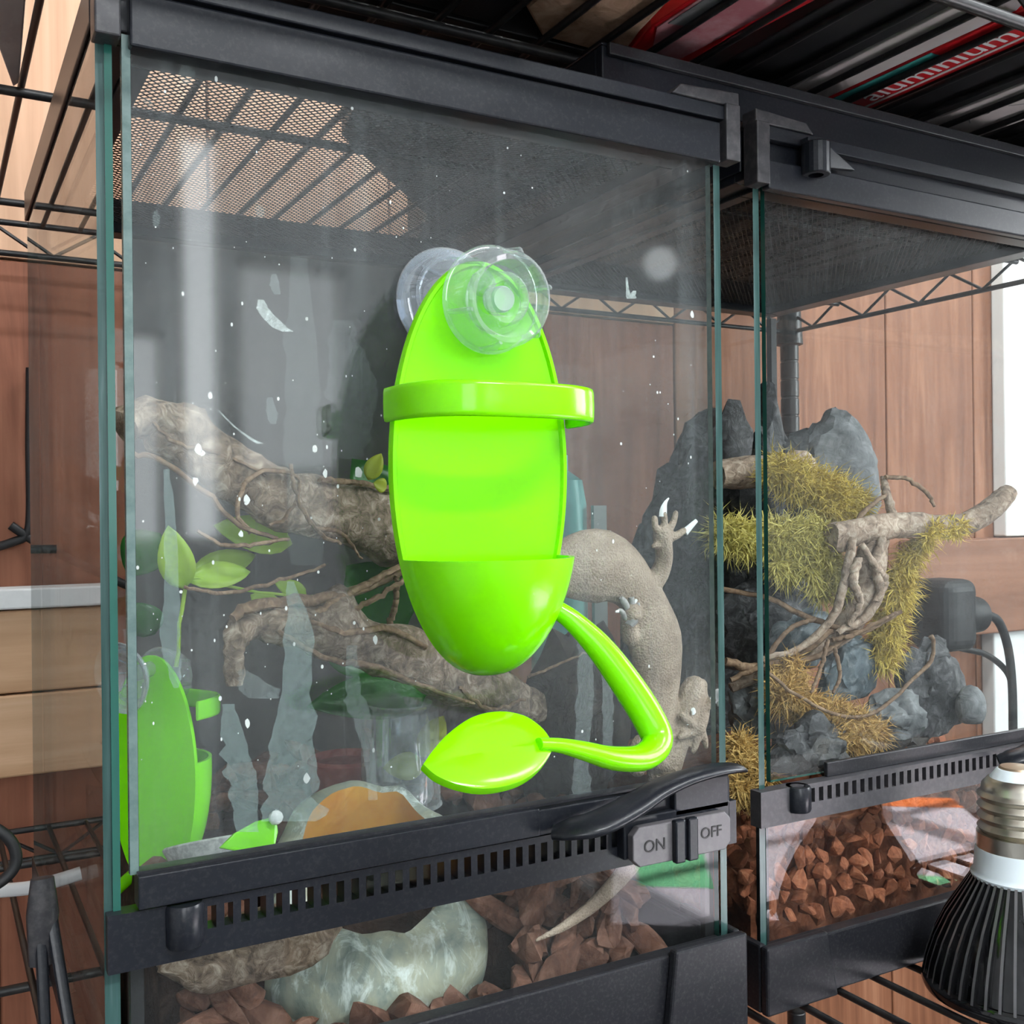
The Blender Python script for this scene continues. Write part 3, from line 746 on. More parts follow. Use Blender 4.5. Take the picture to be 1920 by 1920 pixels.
    # stem
    inv = mat4.inverted()
    pts = spline([(*(inv @ V(p[:3])), p[3]) for p in stem_pts], 48)
    st = MB(); st.tube([p[:3] for p in pts], [p[3] for p in pts], 16, flat=.82, upv=(0, 0, 1))
    so = st.build('stem', lime, root, smooth=True, angle=60)
    # leaf perch at the end of the stem: outline in world points, thickened
    out = [inv @ V(p) for p in leaf_px]; c = sum(out, V()) / len(out)
    nrm = V((0, 0, 0))
    for i in range(len(out)): nrm += (out[i] - c).cross(out[(i + 1) % len(out)] - c)
    nrm.normalize()
    if nrm.y > 0: nrm = -nrm
    out = [p - nrm * (p - c).dot(nrm) * .8 for p in out]
    sp = spline(out + [out[0]], 65)[:-1]; n = len(sp); b = MB()
    lay = [(1.0, -.0035, 0), (1.012, -.0018, 0), (1.0, .0002, 0), (.94, .0008, 0), (.6, .0009, 0), (.25, .0009, 0)]
    for f, d, _ in lay:
        for p in sp: b.v.append(tuple(c + (p - c) * f + nrm * d))
    for i in range(len(lay) - 1):
        for k in range(n): b.f.append((i * n + k, i * n + (k + 1) % n, (i + 1) * n + (k + 1) % n, (i + 1) * n + k)); b.m.append(0)
    b.f.append(tuple((len(lay) - 1) * n + k for k in range(n))); b.m.append(0); b.f.append(tuple(range(n))[::-1]); b.m.append(0)
    b.build('leaf_perch', lime, root, smooth=True, angle=50)
    loc, rot, sc = mat4.decompose(); root.location = loc; root.rotation_euler = rot.to_euler(); root.scale = sc
    return root
pc = at(903, 878, -.036)
m1 = Matrix.Translation(pc)
def sp_(px, py, y, r): return (*at(px, py, y), r * mpp(px, py, y))
stem = [sp_(1040, 1140, -0.049, 17), sp_(1075, 1165, -0.053, 20), sp_(1125, 1215, -0.058, 26), sp_(1175, 1282, -0.063, 30), sp_(1215, 1345, -0.068, 31), sp_(1232, 1390, -0.073, 30), sp_(1205, 1420, -0.078, 29), sp_(1150, 1422, -0.082, 27), sp_(1095, 1408, -0.084, 22), sp_(1050, 1398, -0.086, 17), sp_(1010, 1395, -0.087, 14)]
lf = [(790, 1441, -0.086), (812, 1408, -0.083), (845, 1372, -0.078), (890, 1341, -0.074), (940, 1331, -0.073), (985, 1341, -0.075), (1015, 1366, -0.079), (1030, 1388, -0.083), (1036, 1398, -0.086), (1028, 1420, -0.089), (1005, 1448, -0.094), (968, 1468, -0.098), (915, 1475, -0.100), (865, 1468, -0.098), (820, 1455, -0.093)]
feeder('gecko_feeder', 'large lime green feeder stuck to the outside of the glass door', m1, stem, [at(*p) for p in lf])
# smaller second feeder inside, on the left pane, seen from behind
def loc2(sc, c, ang): return Matrix.Translation(c) @ Matrix.Rotation(ang, 4, 'Z') @ Matrix.Scale(sc, 4)
m2 = loc2(.60, V((.0295, .115, .166)), radians(90 + 32 + 180 - 180))
m2 = Matrix.Translation(V((.0315, .108, .162))) @ Matrix.Rotation(radians(124), 4, 'Z') @ Matrix.Scale(.66, 4)
stem2 = [tuple(m2 @ V(p)) + (r,) for p, r in (((.02, -.014, -.075), .004), ((.04, -.012, -.09), .005), ((.06, -.01, -.11), .005), ((.05, -.01, -.125), .005), ((.02, -.02, -.125), .004), ((-.01, -.03, -.122), .003))]
lf2 = [m2 @ V(p) for p in ((-.005, -.03, -.122), (-.02, -.02, -.11), (-.05, -.02, -.105), (-.08, -.03, -.125), (-.05, -.045, -.135), (-.02, -.045, -.13))]
feeder('gecko_feeder', 'small lime green feeder inside at the left pane, seen from behind', m2, stem2, lf2, .012, .052)

# ------------------------------------------------------------------ black finned bulb standing on the shelf
bx, by = .506, -.044
blb = empty('spot_bulb', (bx, by, 0), 'black finned reflector bulb with a screw base, standing in front of the moss terrarium', 'bulb')
TB = Matrix.Translation((bx, by, 0))
prof = [(.0001, -.0005), (.046, -.0005), (.0545, .001), (.0555, .004), (.0548, .007), (.0530, .009)]
MB().lathe([(r, z - 0.0) for r, z in prof], 64, TB).build('rim', M['bulb_black'], blb, smooth=True, angle=40)
core = [(.052, .008), (.050, .018), (.0455, .032), (.039, .046), (.0315, .058), (.0265, .067), (.0245, .0705)]
MB().lathe(core, 64, TB).build('reflector_body', M['bulb_black'], blb, smooth=True)
fin = None
for k in range(44):
    b = MB(); inner = [(r - .001, z) for r, z in core]; outer = [(r + (.0026 if i < 5 else .0020), z) for i, (r, z) in enumerate(core)]
    if fin is None:
        th = .0008; poly = outer + inner[::-1]; m_ = len(core)
        vs = [V((r, -th, z)) for r, z in poly] + [V((r, th, z)) for r, z in poly]; n = len(poly); fs = []; mi = []
        for i in range(m_ - 1):
            fs += [(i, i + 1, n - 2 - i, n - 1 - i), (n + i, n + n - 1 - i, n + n - 2 - i, n + i + 1), (i, n + i, n + i + 1, i + 1)]; mi += [0, 0, 1]
        b.v = [tuple(p) for p in vs]; b.f = fs; b.m = mi
        fin = b.build('fin', [M['bulb_black'], M['bulb_rim']], None, origin=(0, 0, 0)); o = fin
    else:
        o = fin.copy(); COL.objects.link(o)
    o.parent = None; o.location = (bx, by, 0); o.rotation_euler = (0, 0, 2 * pi * k / 44); put(o, blb)
MB().lathe([(.020, .068), (.0262, .0695), (.0268, .0715), (.0250, .0740), (.0240, .086), (.0235, .0875), (.018, .088)], 48, TB).build('collar', M['bulb_white'], blb, smooth=True, angle=40)
b = MB()
for k in range(3):
    a = radians(-95 + k * 9); b.box(-.0006, .0006, -.0003, .0003, .0765, .0815, 0, TB @ Matrix.Rotation(a + pi / 2, 4, 'Z') @ Matrix.Translation((0, -.0246, 0)))
b.build('vent_slits', M['brass'], blb)
pr = [(.018, .0872), (.0232, .0875), (.0232, .0965)]
z = .0965
for k in range(4):
    for j in range(6):
        a = j / 6 * 2 * pi; pr.append((.0215 + .0013 * -cos(a), z + .0065 * j / 6))
    z += .0065
pr += [(.0205, z), (.0200, z + .003), (.0165, z + .007), (.0150, z + .0075)]
scw = MB(); seg = 48
for i, (r, h) in enumerate(pr):
    for k in range(seg):
        a = 2 * pi * k / seg; scw.v.append((bx + r * cos(a), by + r * sin(a), h + (.0065 * (k / seg - .5) * 0 if 3 <= i < 27 else 0)))
for i in range(len(pr) - 1):
    for k in range(seg): scw.f.append((i * seg + k, i * seg + (k + 1) % seg, (i + 1) * seg + (k + 1) % seg, (i + 1) * seg + k)); scw.m.append(0)
scw.build('screw_base', M['nickel'], blb, smooth=True, angle=60)
MB().lathe([(.0165, z + .006), (.0115, z + .0125), (.0105, z + .0130), (.0001, z + .0130)], 40, TB).build('insulator', M['bulb_white'], blb, smooth=True, angle=40)
MB().lathe([(.0104, z + .0130), (.0095, z + .0142), (.005, z + .0150), (.0001, z + .0152)], 32, TB).build('contact', M['brass'], blb, smooth=True, angle=40)

# ------------------------------------------------------------------ organic builders
def branch(name, pts, mat, parent=None, seed=0, bump=.16, seg=14, n=40, knots=6, ridge=.12, label=None, cat=None, group=None):
    """knobbly tapering wood along (x,y,z,r) points"""
    sp = spline(pts, n); b = MB(); P = [V(p[:3]) for p in sp]; prev = None
    rk = random.Random(seed); kn = [(rk.random(), rk.random() * 6.28, .25 + .4 * rk.random()) for _ in range(knots)]
    for i, p in enumerate(P):
        t = (P[min(i + 1, n - 1)] - P[max(i - 1, 0)]).normalized()
        if prev is None: a = V((0, 0, 1)) if abs(t.z) < .9 else V((1, 0, 0))
        else: a = prev
        u = (a - t * a.dot(t)).normalized(); prev = u; w_ = t.cross(u); f = i / (n - 1)
        for k in range(seg):
            an = 2 * pi * k / seg; r = sp[i][3]
            q = p + (u * cos(an) + w_ * sin(an)) * r
            m_ = 1 + bump * nz(q, .45 / max(r, .002), seed) + bump * .6 * nz(q, 1.4 / max(r, .002), seed + 3) + ridge * sin(an * 3 + f * 5 + seed)
            for kf, ka, kr in kn:
                d = ((f - kf) * n * .22) ** 2 + (min(abs(an - ka), 2 * pi - abs(an - ka)) * 1.3) ** 2
                m_ += kr * math.exp(-d * 2.2)
            b.v.append(tuple(p + (u * cos(an) + w_ * sin(an)) * r * m_))
    for i in range(n - 1):
        for k in range(seg): b.f.append((i * seg + k, i * seg + (k + 1) % seg, (i + 1) * seg + (k + 1) % seg, (i + 1) * seg + k)); b.m.append(0)
    b.f.append(tuple(range(seg))[::-1]); b.f.append(tuple((n - 1) * seg + k for k in range(seg))); b.m += [0, 0]
    o = b.build(name, mat, parent, smooth=True, angle=60)
    return tag(o, label, cat, group)
def twig(name, pts, mat, parent, n=22, seg=6, seed=0, jit=.0012):
    sp = spline(pts, n); P = [V(p[:3]) + V((nz((i * .5, 0, seed)), nz((i * .5, 5, seed)), nz((i * .5, 9, seed)))) * jit for i, p in enumerate(sp)]
    b = MB(); b.tube(P, [p[3] * (1 + .18 * nz((i, 2, seed), .7)) for i, p in enumerate(sp)], seg)
    return b.build(name, mat, parent, smooth=True, angle=60)
def bp(px, py, y, r): return (*at(px, py, y), r * mpp(px, py, y))
def leaf(name, base, tip, width, nrm, mat, parent, curl=.15, nl=9):
    base, tip = V(base), V(tip); d = tip - base; L = d.length; t = d / L; nrm = V(nrm); nrm = (nrm - t * nrm.dot(t)).normalized(); s_ = t.cross(nrm)
    b = MB(); W5 = 5
    for i in range(nl):
        f = i / (nl - 1); wd = width * (sin(pi * min(1, f ** .8)) ** .8 + .02) * (1 if f < 1 else .05)
        for k in range(W5):
            e = (k - 2) / 2
            b.v.append(tuple(base + t * L * f + s_ * wd * .5 * e + nrm * (curl * L * (f * (1 - f)) * 1.6 + abs(e) * wd * .12)))
    for i in range(nl - 1):
        for k in range(W5 - 1): b.f.append((i * W5 + k, i * W5 + k + 1, (i + 1) * W5 + k + 1, (i + 1) * W5 + k)); b.m.append(0)
    o = b.build(name, mat, parent, smooth=True, fixn=False)
    md = o.modifiers.new('thick', 'SOLIDIFY'); md.thickness = .0004
    return o
def rock(name, c, size, mat, label=None, cat='rock', seed=0, sub=4, amp=.3, flat=.0, parent=None, group=None, rot=0):
    bm = bmesh.new(); bmesh.ops.create_icosphere(bm, subdivisions=sub, radius=1)
    for v in bm.verts:
        p = v.co.copy(); n1 = nz(p, 1.1, seed) * amp * 1.3 + nz(p, 2.6, seed + 1) * amp * .6 + nz(p, 6, seed + 2) * amp * .28 + nz(p, 14, seed + 3) * amp * .12
        cr = abs(nz(p, 1.7, seed + 5)); n1 -= .25 * amp * (1 - min(1, cr * 6))
        q = p * (1 + n1)
        if q.z < -.75: q.z = -.75
        v.co = q
    me = bpy.data.meshes.new(name); bm.to_mesh(me); bm.free()
    me.transform(Matrix.Rotation(rot, 4, 'Z') @ Matrix.Diagonal((*size, 1)))
    me.materials.append(mat); me.polygons.foreach_set('use_smooth', [True] * len(me.polygons)); me.set_sharp_from_angle(angle=radians(38))
    o = bpy.data.objects.new(name, me); COL.objects.link(o); o.location = c
    if parent: put(o, parent)
    return tag(o, label, cat if not parent else None, group)
def hull_mesh(name, seed, dims, npts=11, bevel=0):
    r = random.Random(seed); bm = bmesh.new()
    for _ in range(npts):
        d = V((r.gauss(0, 1), r.gauss(0, 1), r.gauss(0, 1))).normalized()
        bm.verts.new((d.x * dims[0] * (.75 + .25 * r.random()), d.y * dims[1] * (.75 + .25 * r.random()), d.z * dims[2] * (.75 + .25 * r.random())))
    bmesh.ops.convex_hull(bm, input=bm.verts)
    for v in [v for v in bm.verts if not v.link_faces]: bm.verts.remove(v)
    if bevel:
        bmesh.ops.subdivide_edges(bm, edges=bm.edges[:], cuts=1, use_grid_fill=True)
        bmesh.ops.smooth_vert(bm, verts=bm.verts[:], factor=.35, use_axis_x=True, use_axis_y=True, use_axis_z=True)
        for v in bm.verts: v.co *= 1 + .16 * nz(v.co, 1.1 / max(dims), seed)
    me = bpy.data.meshes.new(name); bm.to_mesh(me); bm.free(); return me
def moss(name, spots, mat, label, count, length=.014, seed=0, th=.00026, droop=.3):
    """a clump of fine curved strands around (x,y,z,r) spots"""
    r = random.Random(seed); b = MB()
    wts = [s_[3] for s_ in spots]
    for _ in range(int(count * 1.5)):
        s_ = r.choices(spots, wts)[0]; c = V(s_[:3]); R_ = s_[3]
        d = V((r.gauss(0, 1), r.gauss(0, 1), r.gauss(0, 1))).normalized()
        p = c + d * R_ * (r.random() ** .4); g = (d + V((r.gauss(0, .9), r.gauss(0, .9), r.gauss(0, .9) - droop))).normalized()
        L = length * (.4 + 1.2 * r.random() ** 1.5); g2 = (g + V((r.gauss(0, .7), r.gauss(0, .7), r.gauss(0, .7) - droop))).normalized()
        side = g.cross(V((r.gauss(0, 1), r.gauss(0, 1), r.gauss(0, 1)))).normalized() * th * (1 + r.random())
        q = p + g * L * .5; e = q + g2 * L * .5
        k = len(b.v); b.v += [tuple(p - side), tuple(p + side), tuple(q + side * .8), tuple(q - side * .8), tuple(e)]
        b.f += [(k, k + 1, k + 2, k + 3), (k + 3, k + 2, k + 4)]; b.m += [0, 0]
    for s_ in spots: b.ball(s_[:3], s_[3] * .62, 8)
    o = b.build(name, mat, fixn=False); return tag(o, label, 'moss', None, 'stuff')

# ------------------------------------------------------------------ near terrarium: driftwood, plant, gecko
up = branch('driftwood_branch', [bp(236, 800, .050, 30), bp(285, 778, .056, 34), bp(335, 815, .062, 44), bp(420, 875, .07, 52), bp(520, 935, .078, 56), bp(630, 960, .09, 58), bp(740, 985, .105, 62), bp(860, 1010, .125, 60)], M['drift'], None, 3, .22, 18, 60, 9, .12, 'thick driftwood branch across the upper left of the nearer terrarium', 'branch')
for i, q in enumerate([
    [bp(470, 1000, .058, 4), bp(445, 960, .055, 5), bp(460, 905, .054, 5), bp(510, 882, .058, 5), bp(560, 900, .062, 4), bp(545, 960, .06, 4), bp(505, 985, .058, 3)],
    [bp(250, 850, .045, 5), bp(300, 862, .048, 5), bp(380, 920, .052, 5), bp(450, 985, .056, 5), bp(520, 1010, .06, 4), bp(480, 1020, .058, 3)],
    [bp(545, 870, .060, 4), bp(560, 940, .058, 4), bp(600, 1000, .064, 4), bp(640, 1020, .07, 3)],
    [bp(370, 995, .055, 3), bp(420, 1022, .055, 4), bp(480, 1020, .056, 4), bp(540, 1010, .06, 3)],
    [bp(600, 900, .07, 6), bp(670, 905, .078, 6), bp(745, 918, .09, 6)],
    [bp(590, 990, .07, 4), bp(640, 1000, .075, 4), bp(680, 1050, .08, 2)],
    [bp(285, 790, .048, 4), bp(330, 830, .05, 4), bp(410, 850, .056, 4), bp(500, 890, .06, 3)]]):
    twig('twig', q, M['twig'], up, 26, 6, i, .0015)
lo = branch('driftwood_branch', [bp(440, 1285, .075, 12), bp(440, 1220, .075, 18), bp(475, 1172, .078, 28), bp(560, 1172, .08, 40), bp(650, 1195, .085, 48), bp(740, 1220, .09, 46), bp(830, 1262, .10, 44), bp(930, 1300, .11, 40), bp(1010, 1330, .12, 26)], M['drift'], None, 11, .26, 18, 60, 10, .14, 'gnarled driftwood branch lower down, under the large feeder', 'branch')
for i, q in enumerate([
    [bp(436, 1160, .07, 10), bp(470, 1138, .072, 12), bp(540, 1128, .076, 12), bp(610, 1122, .08, 12), bp(690, 1100, .085, 10), bp(760, 1068, .09, 8)],
    [bp(345, 1100, .06, 3), bp(420, 1112, .064, 4), bp(520, 1090, .07, 4), bp(610, 1060, .075, 3)],
    [bp(590, 1150, .074, 7), bp(660, 1110, .08, 7), bp(750, 1062, .085, 6)],
    [bp(620, 1160, .074, 6), bp(690, 1130, .078, 6), bp(760, 1085, .082, 5)],
    [bp(745, 1080, .084, 6), bp(742, 1130, .084, 6), bp(730, 1170, .086, 6)],
    [bp(860, 1290, .09, 4), bp(920, 1330, .09, 4), bp(985, 1310, .092, 3)],
    [bp(520, 1180, .070, 5), bp(600, 1230, .072, 6), bp(700, 1250, .076, 6), bp(800, 1290, .08, 5), bp(890, 1320, .085, 3)],
    [bp(990, 1270, .09, 3), bp(1060, 1240, .09, 2.5), bp(1120, 1215, .092, 2)],
    [bp(560, 1150, .072, 5), bp(640, 1185, .07, 7), bp(730, 1180, .074, 7), bp(800, 1215, .08, 5)]]):
    twig('twig', q, M['twig'], lo, 26, 6, 20 + i, .0015)
blob = MB()
# plant
pl = empty('vining_plant', at(350, 1200, .09), 'young vining plant with bright green leaves at the left of the nearer terrarium', 'plant')
twig('stem', [bp(330, 1250, .09, 4), bp(345, 1120, .085, 4), bp(360, 1085, .08, 4), bp(480, 1110, .09, 3), bp(600, 1120, .1, 3)], M['leaf'], pl)
for a, t_, wd, mt in [((345, 1105, .078), (315, 985, .074), .017, 'leaf'), ((352, 1090, .079), (470, 1072, .09), .014, 'leaf'), ((548, 1020, .10), (400, 985, .105), .020, 'leaf'), ((355, 1085, .10), (480, 1040, .11), .016, 'leaf'), ((575, 1118, .1), (515, 1092, .1), .010, 'leaf'),
                      ((690, 900, .09), (715, 850, .088), .010, 'leaf_yellow'), ((725, 915, .075), (700, 905, .075), .008, 'leaf_yellow'), ((790, 1420, .115), (832, 1342, .12), .016, 'leaf_yellow'), ((795, 1435, .12), (718, 1440, .125), .016, 'leaf_yellow'), ((470, 1115, .1), (540, 1160, .1), .012, 'leaf')]:
    leaf('leaf', at(*a), at(*t_), wd * 1.0, (-.4, -1, .35), M[mt], pl, .12)
pd = empty('broad_plant', at(700, 1400, .16), 'dark green broad leaves behind the clear cup', 'plant')
twig('stem', [bp(720, 1440, .16, 5), bp(740, 1330, .15, 4), bp(800, 1290, .15, 4)], M['leaf_dark'], pd)
for a, t_, wd in [((800, 1300, .15), (575, 1325, .13), .030), ((700, 1260, .17), (600, 1180, .19), .030), ((790, 1050, .16), (660, 860, .17), .05), ((760, 1180, .17), (650, 1060, .18), .05), ((300, 1000, .22), (240, 1080, .22), .03), ((290, 1190, .2), (250, 1130, .2), .02)]:
    leaf('leaf', at(*a), at(*t_), wd, (-.3, -1, .5), M['leaf_dark'], pd, .1)

# substrate slabs
def heap(name, x0, x1, y0, y1, zf, mat, label, res=28, seed=0):
    b = MB()
    for j in range(res + 1):
        for i in range(res + 1):
            x = x0 + (x1 - x0) * i / res; y = y0 + (y1 - y0) * j / res
            b.v.append((x, y, zf(x, y) + .006 * nz((x, y, 0), 60, seed)))
    nn = res + 1; base = len(b.v)
    for j in range(res):
        for i in range(res): b.f.append((j * nn + i, j * nn + i + 1, (j + 1) * nn + i + 1, (j + 1) * nn + i)); b.m.append(0)
    rim = [j * nn for j in range(0)] + list(range(nn)) + [j * nn + res for j in range(1, nn)] + [res * nn + i for i in range(res - 1, -1, -1)] + [j * nn for j in range(res - 1, 0, -1)]
    for k in rim: p = b.v[k]; b.v.append((p[0], p[1], .009))
    m_ = len(rim)
    for k in range(m_): b.f.append((rim[k], base + k, base + (k + 1) % m_, rim[(k + 1) % m_])); b.m.append(0)
    b.f.append(tuple(base + k for k in range(m_))); b.m.append(0)
    return tag(b.build(name, mat, smooth=True, angle=60), label, 'substrate', None, 'stuff')
zs1 = lambda x, y: .060 + .055 * min(1, max(0, (y - .01) / .12)) + .02 * max(0, (.09 - x) / .09)
heap('bark_bed', .024, .288, .058, .315, lambda x, y: zs1(x, y) - .018, M['bark_base'], 'bed of fine dark bark on the floor of the nearer terrarium')
chips = [hull_mesh('bark_chip', 100 + i, (.015 + .009 * (i % 3), .008 + .003 * (i % 2), .0075 + .003 * (i % 4) / 2), 12, 1) for i in range(12)]
for me in chips: me.materials.append(M['bark_chip'])
def scatter(name, meshes, spots, label, cat, group, seed, smin=.8, smax=1.25, tilt=1.0):
    r = random.Random(seed); out = []
    for (x, y, z) in spots:
        o = bpy.data.objects.new(name, r.choice(meshes)); COL.objects.link(o)
        o.location = (x, y, z); o.rotation_euler = (r.uniform(-tilt, tilt), r.uniform(-tilt, tilt), r.uniform(0, 6.28)); s_ = r.uniform(smin, smax); o.scale = (s_, s_, s_)
        out.append(tag(o, label, cat, group))
    return out
r = random.Random(5); spots = []
for layer in range(5):
    for i in range(21):
        x = .028 + (.288 - .028) * (i + r.random() * .8) / 21; z = .048 + layer * .0125 + r.uniform(-.003, .003); y = .030 + layer * .005 + r.random() * .006
        if .068 < x < .204:
            if layer: continue
            y = .0215; z = .047
        spots.append((x, y, min(z, zs1(x, y) + .012)))
for i in range(120):
    x = r.uniform(.026, .292); y = .06 + .23 * r.random() ** 1.3
    if .06 < x < .214 and y < .14: continue
    spots.append((x, y, zs1(x, y) + r.uniform(-.004, .006)))
scatter('bark_chip', chips, spots, 'reddish brown chunk of orchid bark in the nearer terrarium', 'bark chip', 'bark chips of the nearer terrarium', 9, .85, 1.3, .9)
# cork slabs at the back of the bed
rock('cork_slab', at(880, 1440, .17), (.05, .02, .06), M['cork'], 'dark cork slab standing behind the leaf perch', 'cork', 31, 3, .35)
rock('cork_slab', at(1080, 1390, .12), (.035, .022, .075), M['cork'], 'dark cork slab beside the gecko, behind the green stem', 'cork', 33, 3, .35)
rock('round_log', at(390, 1830, .035) + V((.022, .012, .004)), (.045, .018, .018), M['drift'], 'short weathered log lying on the bark at the front left', 'log', 41, 3, .18)

# resin rock dish with orange lining
dc = V((.137, .074, .040)); na, nr = 56, 12
dish = empty('rock_dish', dc, 'marbled grey resin rock dish with an orange lining', 'dish')
def dpt(a, f, inner):
    # a=0 +x ; front is -y
    fr = .5 - .5 * sin(a)                                # 1 at the front
    rim = .108 - .064 * fr ** .8 + .006 * nz((cos(a), sin(a), 0), 2.3, 4) + .012 * max(0, cos(a))**4
    ro = (.060 + .006 * nz((cos(a), sin(a), 0), 1.6, 8)) * (1 - .22 * f ** 2 + .10 * sin(pi * f))
    if inner: ro = ro * .86 - .003
    y = ro * .80 * sin(a); z = rim * f - .004
    if not inner:
        q = V((ro * cos(a), y, z)); d = .007 * nz(q, 20, 2) + .0014 * nz(q, 60, 3)
        ro += d; y = ro * .80 * sin(a)
    else: z = max(z, .0)
    return dc + V((ro * cos(a), y, z))
b = MB(); b2 = MB()
for i in range(nr + 1):
    for k in range(na): b.v.append(tuple(dpt(2 * pi * k / na, i / nr, False)))
for k in range(na):
    q = dpt(2 * pi * k / na, 1, False).lerp(dpt(2 * pi * k / na, 1, True), .55) + V((0, 0, .0025)); b.v.append(tuple(q))
for k in range(na): b.v.append(tuple(dpt(2 * pi * k / na, 1, True)))
for i in range(nr + 2):
    for k in range(na): b.f.append((i * na + k, i * na + (k + 1) % na, (i + 1) * na + (k + 1) % na, (i + 1) * na + k)); b.m.append(0)
b.f.append(tuple(range(na))[::-1]); b.m.append(0)
b.build('rock_shell', M['resin'], dish, smooth=True, angle=70)
for i in range(nr, -1, -1):
    for k in range(na):
        p = dpt(2 * pi * k / na, max(.28, i / nr), True); sc_ = 1 if i / nr > .28 else i / nr / .28 * .98 + .02
        b2.v.append((dc.x + (p.x - dc.x) * sc_, dc.y + (p.y - dc.y) * sc_, p.z))
for i in range(nr):
    for k in range(na): b2.f.append((i * na + k, i * na + (k + 1) % na, (i + 1) * na + (k + 1) % na, (i + 1) * na + k)); b2.m.append(0)
b2.build('orange_lining', M['orange'], dish, smooth=True)
# clear cup
cc = at(752, 1500, .125); cz = at(752, 1320, .125).z - cc.z; rr0 = 72 * mpp(752, 1450, .125)
cupo = empty('clear_cup', cc, 'clear plastic cup standing behind the rock dish', 'cup')
Tc = Matrix.Translation(cc)
MB().lathe([(.0001, .004), (rr0 * .78, .004), (rr0 * .80, 0), (rr0 * .86, .004), (rr0 * .84, .008), (rr0 * .74, cz * .95), (rr0 * .78, cz * .98), (rr0 * .84, cz), (rr0 * .84, cz + .001), (rr0 * .71, cz * .95), (rr0 * .80, .009)], 40, Tc).build('wall', M['clear_dish'], cupo, smooth=True, angle=40)
MB().lathe([(rr0 * 1.0, cz - .003), (rr0 * 1.03, -.002), (rr0 * 1.08, -.0025), (rr0 * 1.06, .0)], 40, Tc).build('outer_wall', M['clear_dish'], cupo, smooth=True, angle=40)
tag(MB().lathe([(.0001, 0), (.020, 0), (.022, .006), (.024, .022), (.022, .024), (.019, .020), (.0001, .018)], 32, Matrix.Translation(at(650, 1490, .17))).build('clay_pot', M['brick_red'], smooth=True, angle=40), 'small brick red clay pot left of the clear cup', 'pot')
# white gauze dish and pale lime lid near the left corner
gz = at(425, 1590, .085)
tag(MB().lathe([(.0001, 0), (.020, 0), (.026, .010), (.0285, .016), (.0275, .017), (.019, .003), (.0001, .003)], 36, Matrix.Translation(gz + V((0, .01, -.016))) @ Matrix.Rotation(radians(-20), 4, 'X')).build('white_dish', M['gauze'], smooth=True, angle=50), 'round white mesh dish behind the door sill at the left', 'dish')
lid = MB(); lp = [at(*p) for p in ((412, 1590, .03), (440, 1562, .032), (480, 1540, .034), (518, 1530, .036), (522, 1560, .034), (515, 1590, .03), (470, 1600, .028))]
tag(lid.prism(lp, (0, .003, -.001)).build('green_scoop', M['lime'], bevel=.0006), 'lime green plastic scoop tip poking over the door sill', 'scoop')
tag(rock('snail_shell', at(517, 1533, .032), (.0035, .003, .004), M['white'], None, 'shell', 3, 2, .2), 'tiny white snail shell on the lime scoop tip', 'shell')
# teal bottle seen behind
tb = V((.475, .43, 0)); TBm = Matrix.Translation(tb)
bt = empty('teal_bottle', tb, 'slim teal and white bottle standing behind the terrariums', 'bottle')
MB().lathe([(.0001, 0), (.026, 0), (.028, .004), (.028, .30), (.024, .325), (.010, .335), (.010, .35), (.0001, .35)], 32, TBm).build('body', M['teal_bottle'], bt, smooth=True, angle=40)
MB().box(.497, .512, .400, .405, .05, .30).build('label_strip', M['white'], bt)

# gecko clinging to the inside of the door
gk = empty('gecko', at(1230, 1300, .012), 'pale brown gecko clinging to the inside of the door, belly to the glass', 'gecko')
def ell(b, pts, n=24, seg=14, flat=.62):
    sp = spline(pts, n); b.tube([p[:3] for p in sp], [p[3] for p in sp], seg, flat=flat, upv=(0, 0, 1))
    for e in (sp[0], sp[-1]): b.ball(e[:3], e[3] * .93, 10, sc=(1, flat, 1))
g = MB()
# the tube's second axis is the flattened one: keep it across the glass by working in the plane of the door
def limb(pts, n=16, seg=10):
    sp = spline([bp(*p) for p in pts], n)
    P = [V(p[:3]) for p in sp]; b = g
    b.tube(P, [p[3] for p in sp], seg, upv=(0, 1, 0))
    for e in (0, -1): b.ball(P[e], sp[e][3] * .97, 10)
def torso(pts, n=40, seg=18, fl=.6):
    sp = spline([bp(*p) for p in pts], n); P = [V(p[:3]) for p in sp]; k0 = len(g.v)
    for i, p in enumerate(P):
        t = (P[min(i + 1, n - 1)] - P[max(i - 1, 0)]); t.y = 0; t.normalize(); s_ = V((t.z, 0, -t.x))
        for k in range(seg):
            a = 2 * pi * k / seg; g.v.append(tuple(p + s_ * cos(a) * sp[i][3] + V((0, 1, 0)) * sin(a) * sp[i][3] * fl))
    for i in range(n - 1):
        for k in range(seg): g.f.append((k0 + i * seg + k, k0 + i * seg + (k + 1) % seg, k0 + (i + 1) * seg + (k + 1) % seg, k0 + (i + 1) * seg + k)); g.m.append(0)
    g.f.append(tuple(k0 + k for k in range(seg))[::-1]); g.f.append(tuple(k0 + (n - 1) * seg + k for k in range(seg))); g.m += [0, 0]
Yg = .0135
torso([(1000, 1072, Yg, 18), (1035, 1070, Yg, 44), (1085, 1062, Yg, 66), (1130, 1062, Yg, 70), (1165, 1078, Yg, 58), (1195, 1110, Yg, 47), (1215, 1150, Yg, 50), (1228, 1200, Yg, 58), (1234, 1260, Yg, 50), (1233, 1320, Yg, 43), (1238, 1380, Yg, 38), (1242, 1430, Yg, 34), (1235, 1490, .018, 28), (1215, 1560, .022, 23), (1180, 1625, .022, 20), (1120, 1690, .022, 15), (1060, 1735, .020, 10), (1004, 1764, .016, 4)])
